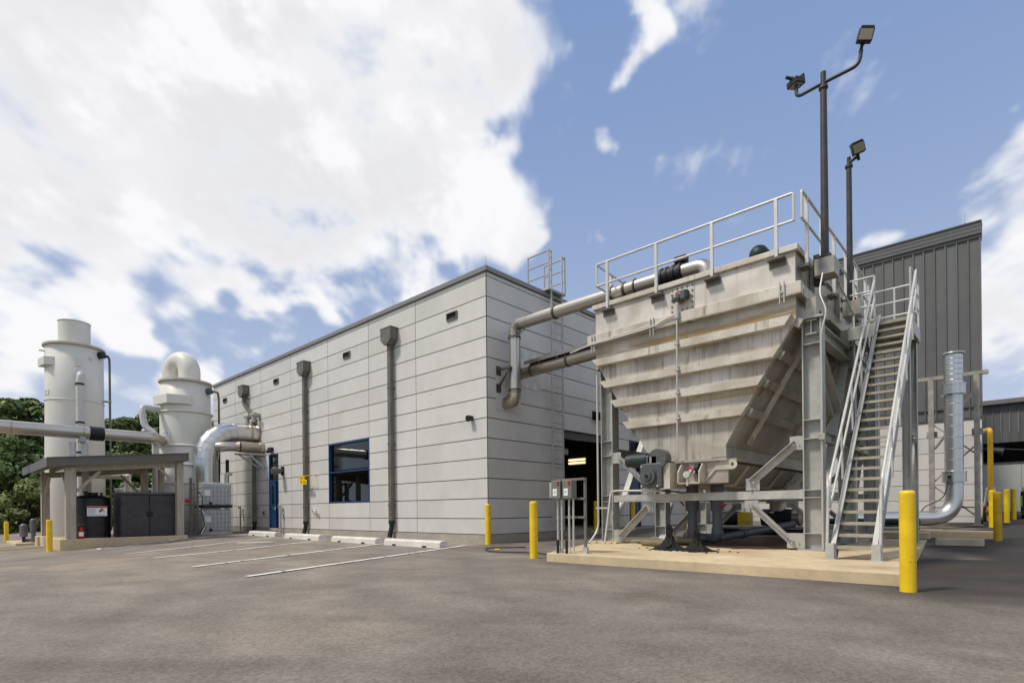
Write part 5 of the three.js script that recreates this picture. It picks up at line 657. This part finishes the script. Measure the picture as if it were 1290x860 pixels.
// scrubber towers
const decal = canvasMat(256, 96, (c, w, h) => { c.fillStyle = '#e0dbce'; c.fillRect(0, 0, w, h); c.fillStyle = '#2f8fc4'; c.font = 'italic bold 88px sans-serif'; c.fillText('KCH', 22, 80); }, 0.6);
function curvedDecal(parent, r, y, ang, w, h) { const o = finish(new THREE.Mesh(new THREE.CylinderGeometry(r + 0.006, r + 0.006, h, 12, 1, true, ang - w / r / 2, w / r).translate(0, y, 0), decal)); o.name = 'logo_decal'; parent.add(o); }
{
  const a = thing('scrubber_tower', 'tall cream scrubber tower with a straight stack, on the far left', 'tower', [-22, 0, 6.4]), R = 1.14;
  part(a, 'shell', new THREE.LatheGeometry([[0, 0], [R + 0.02, 0], [R + 0.02, 4.2], [R, 6.4], [R, 8.98], [0, 9.0]].map((q) => new THREE.Vector2(...q)), 72), M.frp); part(a, 'top_flange', [cy(R + 0.09, 0.05, 0, 9.02, 0, 72), cy(R + 0.07, 0.04, 0, 9.07, 0, 72)], M.frpRim); part(a, 'stack', [cy(0.63, 1.2, 0, 9.68, 0, 56)], M.frp); part(a, 'stack_rim', new THREE.TorusGeometry(0.63, 0.025, 8, 56).rotateX(Math.PI / 2).translate(0, 10.28, 0), M.frpRim); part(a, 'stack_mouth', cy(0.6, 0.02, 0, 10.285, 0, 48), M.hole);
  // flat faced spray header boxes, plan given as (towards image left, towards the yard) from the tower axis
  const header = (parent, cx, cz, plan, y, hh) => { const pts = plan.map(([l, c]) => new THREE.Vector2(c * cx - l * cz, -(c * cz + l * cx))); const sh = new THREE.Shape(pts); part(parent, 'header_box', new THREE.ExtrudeGeometry(sh, { depth: hh, bevelEnabled: true, bevelSize: 0.015, bevelThickness: 0.015, bevelSegments: 1 }).rotateX(-Math.PI / 2).translate(0, y, 0), M.frp); };
  header(a, 0.988, 0.156, [[1.36, -0.1], [1.12, 0.72], [-0.2, 1.2], [0, 0]], 8.0, 0.36);
  part(a, 'return_pipe', bend([V(0.9, 7.6, -0.1), V(1.38, 7.6, 0.0), V(1.42, 7.25, 0.05), V(1.42, 0.3, 0.05)], 0.15, 0.22, 16), M.pvc); for (const y of [7.1, 5.3, 3.9]) part(a, 'pipe_clamp', [cy(0.18, 0.08, 1.42, y, 0.05)], M.darkSteel); part(a, 'drain_motor', [rod(V(0.66, 8.72, -0.72), V(0.92, 8.75, -0.98), 0.17), rod(V(0.85, 8.75, -0.9), V(0.8, 8.75, -1.2), 0.05)], M.black); part(a, 'drain_line', bend([V(0.85, 8.75, -0.92), V(0.55, 8.75, -1.28), V(0.5, 8.4, -1.3), V(0.5, 0.2, -1.3)], 0.05, 0.1), M.bronze); part(a, 'line_bracket', bb(0.3, 0.62, 6.55, 6.6, -1.36, -0.9), M.galvDark); part(a, 'nozzle', [cy(0.06, 0.02, 0, 0.01, 0), rod(V(1.0, 8.45, -0.4), V(1.14, 8.45, -0.44), 0.05), rod(V(0.1, 8.7, 1.1), V(0.08, 8.7, 1.35), 0.04)], M.pvc);
  part(a, 'weld_band', [new THREE.TorusGeometry(R + 0.012, 0.02, 6, 72).rotateX(Math.PI / 2).translate(0, 6.4, 0)], M.frp); curvedDecal(a, R + 0.012, 6.75, 0.2, 0.5, 0.26);
  const b = thing('scrubber_tower', 'cream scrubber tower with a gooseneck outlet beside the silver duct', 'tower', [-18.1, 0, 2.72]), Q = 1.06;
  part(b, 'shell', new THREE.LatheGeometry([[0, 0], [1.42, 0], [1.42, 2.4], [Q + 0.08, 3.35], [Q + 0.08, 4.15], [Q + 0.04, 4.25], [Q + 0.04, 5.75], [Q, 5.85], [Q, 7.25], [0, 7.27]].map((q) => new THREE.Vector2(...q)), 72), M.frp); part(b, 'top_flange', [cy(Q + 0.09, 0.05, 0, 7.29, 0, 72), cy(Q + 0.07, 0.04, 0, 7.34, 0, 72)], M.frpRim); for (const [y, r] of [[5.82, Q + 0.1], [4.2, Q + 0.13], [3.3, Q + 0.2], [2.42, 1.46]]) part(b, 'hoop', new THREE.TorusGeometry(r - 0.03, 0.05, 8, 72).rotateX(Math.PI / 2).translate(0, y, 0), M.frp);
  { const f = V(0.16, 7.3, -0.12), k = V(-0.92, 7.3, 0.28), mid = f.clone().lerp(k, 0.5), hf = f.clone().sub(k).multiplyScalar(0.5), R2 = hf.length(); hf.normalize(); const pts = [V(f.x, 7.25, f.z), V(f.x, 7.65, f.z)]; for (let i = 0; i <= 16; i++) { const t = i / 16 * Math.PI; pts.push(mid.clone().addScaledVector(hf, R2 * Math.cos(t)).setY(7.86 + R2 * Math.sin(t))); } pts.push(V(k.x, 7.65, k.z), V(k.x, 7.3, k.z)); part(b, 'gooseneck', new THREE.TubeGeometry(new THREE.CatmullRomCurve3(pts), 60, 0.47, 40), M.frp); }
  header(b, 0.957, 0.288, [[1.32, 0.2], [0.76, 1.14], [-0.2, 1.16], [0, 0], [0.8, -0.2]], 6.15, 0.4);
  part(b, 'drain_motor', [rod(V(0.75, 6.9, -0.65), V(0.95, 6.95, -0.85), 0.16)], M.motor); part(b, 'drain_line', bend([V(0.9, 6.95, -0.8), V(0.75, 6.95, -1.2), V(0.72, 6.6, -1.25), V(0.72, 3.0, -1.25)], 0.05, 0.1), M.bronze); curvedDecal(b, Q + 0.05, 4.75, 0.42, 0.5, 0.25);
  part(b, 'side_pipe', [bend([V(0.1, 5.9, 1.2), V(0.35, 5.9, 1.9), V(0.45, 5.6, 1.95), V(0.55, 4.95, 1.85), V(0.75, 4.7, 1.5), V(0.75, 0.2, 1.5)], 0.14, 0.2, 14)], M.pvc);
}
// overhead pipe to the towers
{
  const p = thing('overhead_pipe', 'long stainless pipe running overhead in front of the left tower', 'pipe'), x = -16.9, y = 4.4;
  part(p, 'run', rod(V(x, y, 16), V(x, y, 6.72), 0.262, 28), M.steel); part(p, 'run', rod(V(x, y, 6.3), V(x, y, 4.75), 0.252, 28), M.steel); part(p, 'elbow', bend([V(x, y, 4.9), V(x, y, 4.4), V(-17.9, y, 3.8)], 0.252, 0.4, 24), M.steel); part(p, 'flex_coupling', [rod(V(x, y, 6.75), V(x, y, 6.25), 0.285, 28), ...[6.7, 6.58, 6.46, 6.34].map((z) => rod(V(x, y, z + 0.03), V(x, y, z - 0.03), 0.3, 28))], M.black);
  for (const z of [14, 11.3, 9.2, 6.95]) part(p, 'joint_band', rod(V(x, y, z + 0.03), V(x, y, z - 0.03), 0.275, 28), M.steelBrown); part(p, 'saddle', [bb(x - 0.28, x + 0.28, 4.0, 4.09, 6.9, 7.1), bb(x + 0.1, x + 0.24, 4.09, 4.22, 6.9, 7.1)], M.galvDark); for (const z of [7.3, 6.9]) part(p, 'support_post', rod(V(x + 0.02, 3.98, z), V(x + 0.02, 0.1, z), 0.12, 16), M.pvc);
  const q = thing('rack_pipe', 'short cream pipe on posts behind the shelter', 'pipe'); part(q, 'run', rod(V(-19.2, 2.75, 6.6), V(-19.2, 2.75, 4.9), 0.12), M.frpRim); part(q, 'drop', [rod(V(-19.2, 2.75, 4.9), V(-19.2, 0.1, 4.9), 0.14), sp(0.15, -19.2, 2.75, 4.9)], M.pipeWhite); part(q, 'post', bb(-19.3, -19.1, 0.05, 2.6, 6.3, 6.5), M.woodDark);
}
// silver ducts at the wall
{
  const d = thing('insulated_duct', 'large silver clad duct bending down from the wall beside the totes', 'duct'), x = -16.6, y = 4.88;
  part(d, 'wall_stub', rod(V(x, y, 0.02), V(x, y, 1.1), 0.53, 32), M.clad);
  // mitred elbow of clad gores
  let prev = V(x, y, 1.1); const n = 6; for (let i = 0; i < n; i++) { const t = (i + 1) / n * Math.PI / 2, cz = 1.1 + 1.25 * Math.sin(t), c2 = V(x, y - 1.25 * (1 - Math.cos(t)), cz); const dir = c2.clone().sub(prev).normalize().multiplyScalar(0.09); part(d, 'elbow_gore', cone(prev.clone().sub(dir), c2.clone().add(dir), 0.532 + (i % 2) * 0.004, 0.532 + (i % 2) * 0.004, 32), M.clad); part(d, 'gore_seam', new THREE.TorusGeometry(0.536, 0.012, 6, 36).rotateX(t).translate(prev.x, prev.y, prev.z), M.clad); prev = c2; }
  part(d, 'down_duct', rod(prev.clone(), V(x, 0.05, prev.z), 0.53, 32), M.clad); for (let yy = 3.55; yy > 1.2; yy -= 0.36) part(d, 'seam_band', cy(0.545, 0.025, x, yy, prev.z, 36), M.clad); for (const an of [0.2, 0.9, 1.6, 2.3]) part(d, 'standing_seam', bb(x + 0.535 * Math.sin(an) - 0.01, x + 0.535 * Math.sin(an) + 0.01, 0.1, 3.6, prev.z + 0.535 * Math.cos(an) - 0.01, prev.z + 0.535 * Math.cos(an) + 0.01), M.clad); part(d, 'end_flange', [rod(V(x, y, 0.32), V(x, y, 0.42), 0.57, 32), rod(V(x, y, 0.0), V(x, y, 0.06), 0.62, 32)], M.steelBrown);
  const e = thing('branch_pipe', 'smaller stainless pipe with a swollen coupling below the silver duct', 'pipe'), ex = -15.85, ey = 4.18; part(e, 'coupling', [rod(V(ex, ey, 0.02), V(ex, ey, 0.2), 0.32, 24), rod(V(ex, ey, 0.18), V(ex, ey, 1.1), 0.27, 24), cone(V(ex, ey, 1.1), V(ex - 0.05, ey, 1.3), 0.27, 0.2, 24)], M.steelBrown); part(e, 'elbow', bend([V(ex - 0.05, ey, 1.2), V(ex - 0.1, ey - 0.02, 1.75), V(ex - 0.7, ey - 0.05, 2.3)], 0.23, 0.35, 20), M.steel); part(e, 'wall_bracket', [bar(V(ex - 0.3, 3.85, 0), V(ex - 0.3, 3.85, 1.2), 0.08), bar(V(ex - 0.3, 3.2, 0), V(ex - 0.3, 3.82, 1.0), 0.07), bar(V(ex + 0.3, 3.85, 0), V(ex + 0.3, 3.85, 0.8), 0.08), bar(V(ex + 0.3, 3.1, 0), V(ex + 0.3, 3.82, 0.75), 0.07)], M.galvLight);
  const f = thing('elbow_pipe', 'pair of small grey elbow pipes on the wall above the silver duct', 'pipe'); for (const dx of [0, 0.75]) part(f, 'elbow', [rod(V(-16.9 + dx, 5.85, 0.0), V(-16.9 + dx, 5.85, 0.3), 0.13), rod(V(-16.9 + dx, 5.9, 0.3), V(-16.9 + dx, 5.5, 0.3), 0.1), rod(V(-17.1 + dx, 5.85, 0.32), V(-16.6 + dx, 5.85, 0.32), 0.09)], M.galvDark);
  const k = thing('stub_pipe_rack', 'dark support frame with short pipes right of the silver down duct', 'frame', [-16.7, 0, 1.35]); part(k, 'post', [bb(-0.06, 0.06, 0.05, 3.6, -0.06, 0.06), bb(-0.06, 0.06, 0.05, 3.6, 0.35, 0.47)], M.darkSteel); part(k, 'pipe', [bend([V(0.3, 2.9, -0.1), V(0.3, 2.9, 0.15), V(0.3, 2.2, 0.15), V(0.3, 0.2, 0.15)], 0.09, 0.12)], M.pipeWhite);
  for (const [px, pz, w] of [[-21.5, 4.2, 1.2], [-20.6, 3.0, 1.0]]) single('equipment_box', px < -21 ? 'low cream equipment housing between the two towers' : 'second low cream equipment housing beside the gooseneck tower', 'housing', [rb(w, 2.2, w, 0.05, px, 1.1, pz, 2), rb(w + 0.1, 0.12, w + 0.1, 0.03, px, 2.25, pz)], M.frp);
}

// ---------------------------------------------------------------- trees
{
  const cols = [[0.105, 0.150, 0.040], [0.135, 0.180, 0.048], [0.085, 0.130, 0.040], [0.165, 0.200, 0.056]];
  function crown(n, rx, ry, hue) {
    const pos = [], nor = [], col = []; const clumps = []; const nc = 46;
    for (let i = 0; i < nc; i++) { const a = rnd() * 6.283, v = rnd() * 2 - 0.75, t = Math.acos(cl(v, -1, 1)), q = 0.45 + 0.5 * Math.cbrt(rnd()); const k = v < 0 ? 0.95 : 1; clumps.push([Math.sin(t) * Math.cos(a) * rx * q * k, Math.cos(t) * ry * q, Math.sin(t) * Math.sin(a) * rx * q * k, rr(0.16, 0.34) * rx, rr(0.75, 1.25)]); }
    for (let i = 0; i < n; i++) {
      const c = clumps[Math.floor(rnd() * nc)]; let dx, dy, dz, l; do { dx = rnd() * 2 - 1; dy = rnd() * 2 - 1; dz = rnd() * 2 - 1; l = Math.hypot(dx, dy, dz); } while (l > 1 || l < 0.2);
      const q = c[3] * (0.65 + 0.35 * rnd()) / l, x = c[0] + dx * q, y = c[1] + dy * q * 0.7, z = c[2] + dz * q, s = rr(0.13, 0.30), N = V(dx + rr(-.7, .7), dy + rr(-.2, 1), dz + rr(-.7, .7)).normalize(), U = V(rnd() - .5, rnd() - .5, rnd() - .5).cross(N).normalize(), W = N.clone().cross(U);
      const p = [[-1, 0], [0, 0.55], [1, 0], [0, -0.55]].map(([a, b]) => [x + U.x * a * s + W.x * b * s, y + U.y * a * s + W.y * b * s, z + U.z * a * s + W.z * b * s]);
      const cc = cols[(hue + (rnd() < 0.25 ? 1 : 0)) % 4], m = c[4] * rr(0.75, 1.3);
      for (const k of [0, 2, 1, 0, 3, 2]) { pos.push(...p[k]); nor.push(N.x, N.y, N.z); col.push(cc[0] * m, cc[1] * m, cc[2] * m); }
    }
    const g = new THREE.BufferGeometry(); g.setAttribute('position', new THREE.Float32BufferAttribute(pos, 3)); g.setAttribute('normal', new THREE.Float32BufferAttribute(nor, 3)); g.setAttribute('color', new THREE.Float32BufferAttribute(col, 3)); return g;
  }
  const leaf = new THREE.MeshStandardMaterial({ vertexColors: true, roughness: 0.75, side: THREE.DoubleSide });
  const CR = [crown(15000, 3.6, 4.2, 0), crown(15000, 3.2, 4.8, 1), crown(15000, 3.9, 3.7, 2), crown(13000, 3.0, 3.4, 3)];
  function tree(name, x, z, hgt, sc, k, label, group) {
    const y = -0.15, t = thing(name, label, 'tree', [x, y, z], group); const trunkH = hgt - 3.6 * sc * 1.05;
    const limbs = [cone(V(0, -0.2, 0), V(0.1, Math.max(1.2, trunkH), 0.1), 0.24 * sc, 0.13 * sc, 10)]; for (let i = 0; i < 7; i++) { const a = i * 2.4, y0 = Math.max(0.8, trunkH * (0.55 + 0.06 * i)); limbs.push(cone(V(0.05, y0, 0.05), V(Math.cos(a) * 2.0 * sc, y0 + 1.9 * sc, Math.sin(a) * 2.0 * sc), 0.09 * sc, 0.03 * sc, 7)); }
    part(t, 'trunk', limbs, M.bark); const c = finish(new THREE.Mesh(CR[k], leaf)); c.name = 'crown'; c.position.y = hgt - [4.2, 4.8, 3.7, 3.4][k] * sc; c.scale.setScalar(sc); c.rotation.y = x * 1.7 + z; t.add(c); return t;
  }
  const L = ['leaning in behind the overhead pipe', 'standing tallest at the far left edge', 'filling the gap left of the straight tower', 'partly hidden by the straight tower', 'filling the gap between the two towers', 'right of the straight tower, showing above the overhead pipe', 'with its crown touching the gooseneck tower', 'behind the gooseneck tower'];
  const row = [[-60, 12.0, 13.0, 1.35, 0], [-57, 7.6, 11.2, 1.15, 1], [-54, 4.6, 11.6, 1.1, 2], [-55, 1.6, 11.4, 1.1, 0], [-50, -1.6, 10.4, 1.05, 1], [-52, -4.4, 11.4, 1.15, 2], [-47, -6.6, 10.6, 1.1, 0], [-50, -10.5, 11.2, 1.2, 1]];
  row.forEach(([x, z, h, s, k], i) => tree('broadleaf_tree', x, z, h, s, k, 'broadleaf tree ' + L[i], 'trees beyond the lot'));
  const low = [[-46, 10.6, 6.6, 0.95, 2, 'lower dark tree at the left edge in front of the wood'], [-44, 7.0, 6.8, 1.0, 0, 'lower dark tree behind the left yellow bollard'], [-45, 3.6, 6.4, 0.95, 2, 'lower dark tree beside the shelter roof corner'], [-43, 0.4, 6.0, 0.9, 0, 'lower dark tree seen through the shelter left side'], [-42, -3.0, 6.2, 0.95, 2, 'lower dark tree seen through the shelter middle'], [-40, -6.4, 6.0, 0.95, 0, 'lower dark tree seen through the shelter right side'], [-38, 9.6, 3.6, 0.7, 3, 'light green bush at the left edge under the trees'], [-37.5, 6.6, 3.4, 0.66, 3, 'light green bush behind the left yellow bollard'], [-37, 3.8, 3.2, 0.64, 3, 'light green bush behind the shelter pedestal'], [-36, 0.6, 2.8, 0.6, 2, 'dark green bush behind the chemical shelter'], [-35, -2.4, 2.8, 0.6, 2, 'dark green bush between the towers at ground level'], [-39, 13.5, 3.8, 0.75, 3, 'light green bush just outside the left edge']];
  low.forEach(([x, z, h, s, k, l]) => tree(h < 4 ? 'bush' : 'understorey_tree', x, z, h, s, k, l, h < 4 ? 'bushes at the wood edge' : 'lower trees at the wood edge'));
}
renderer.render(scene, camera);
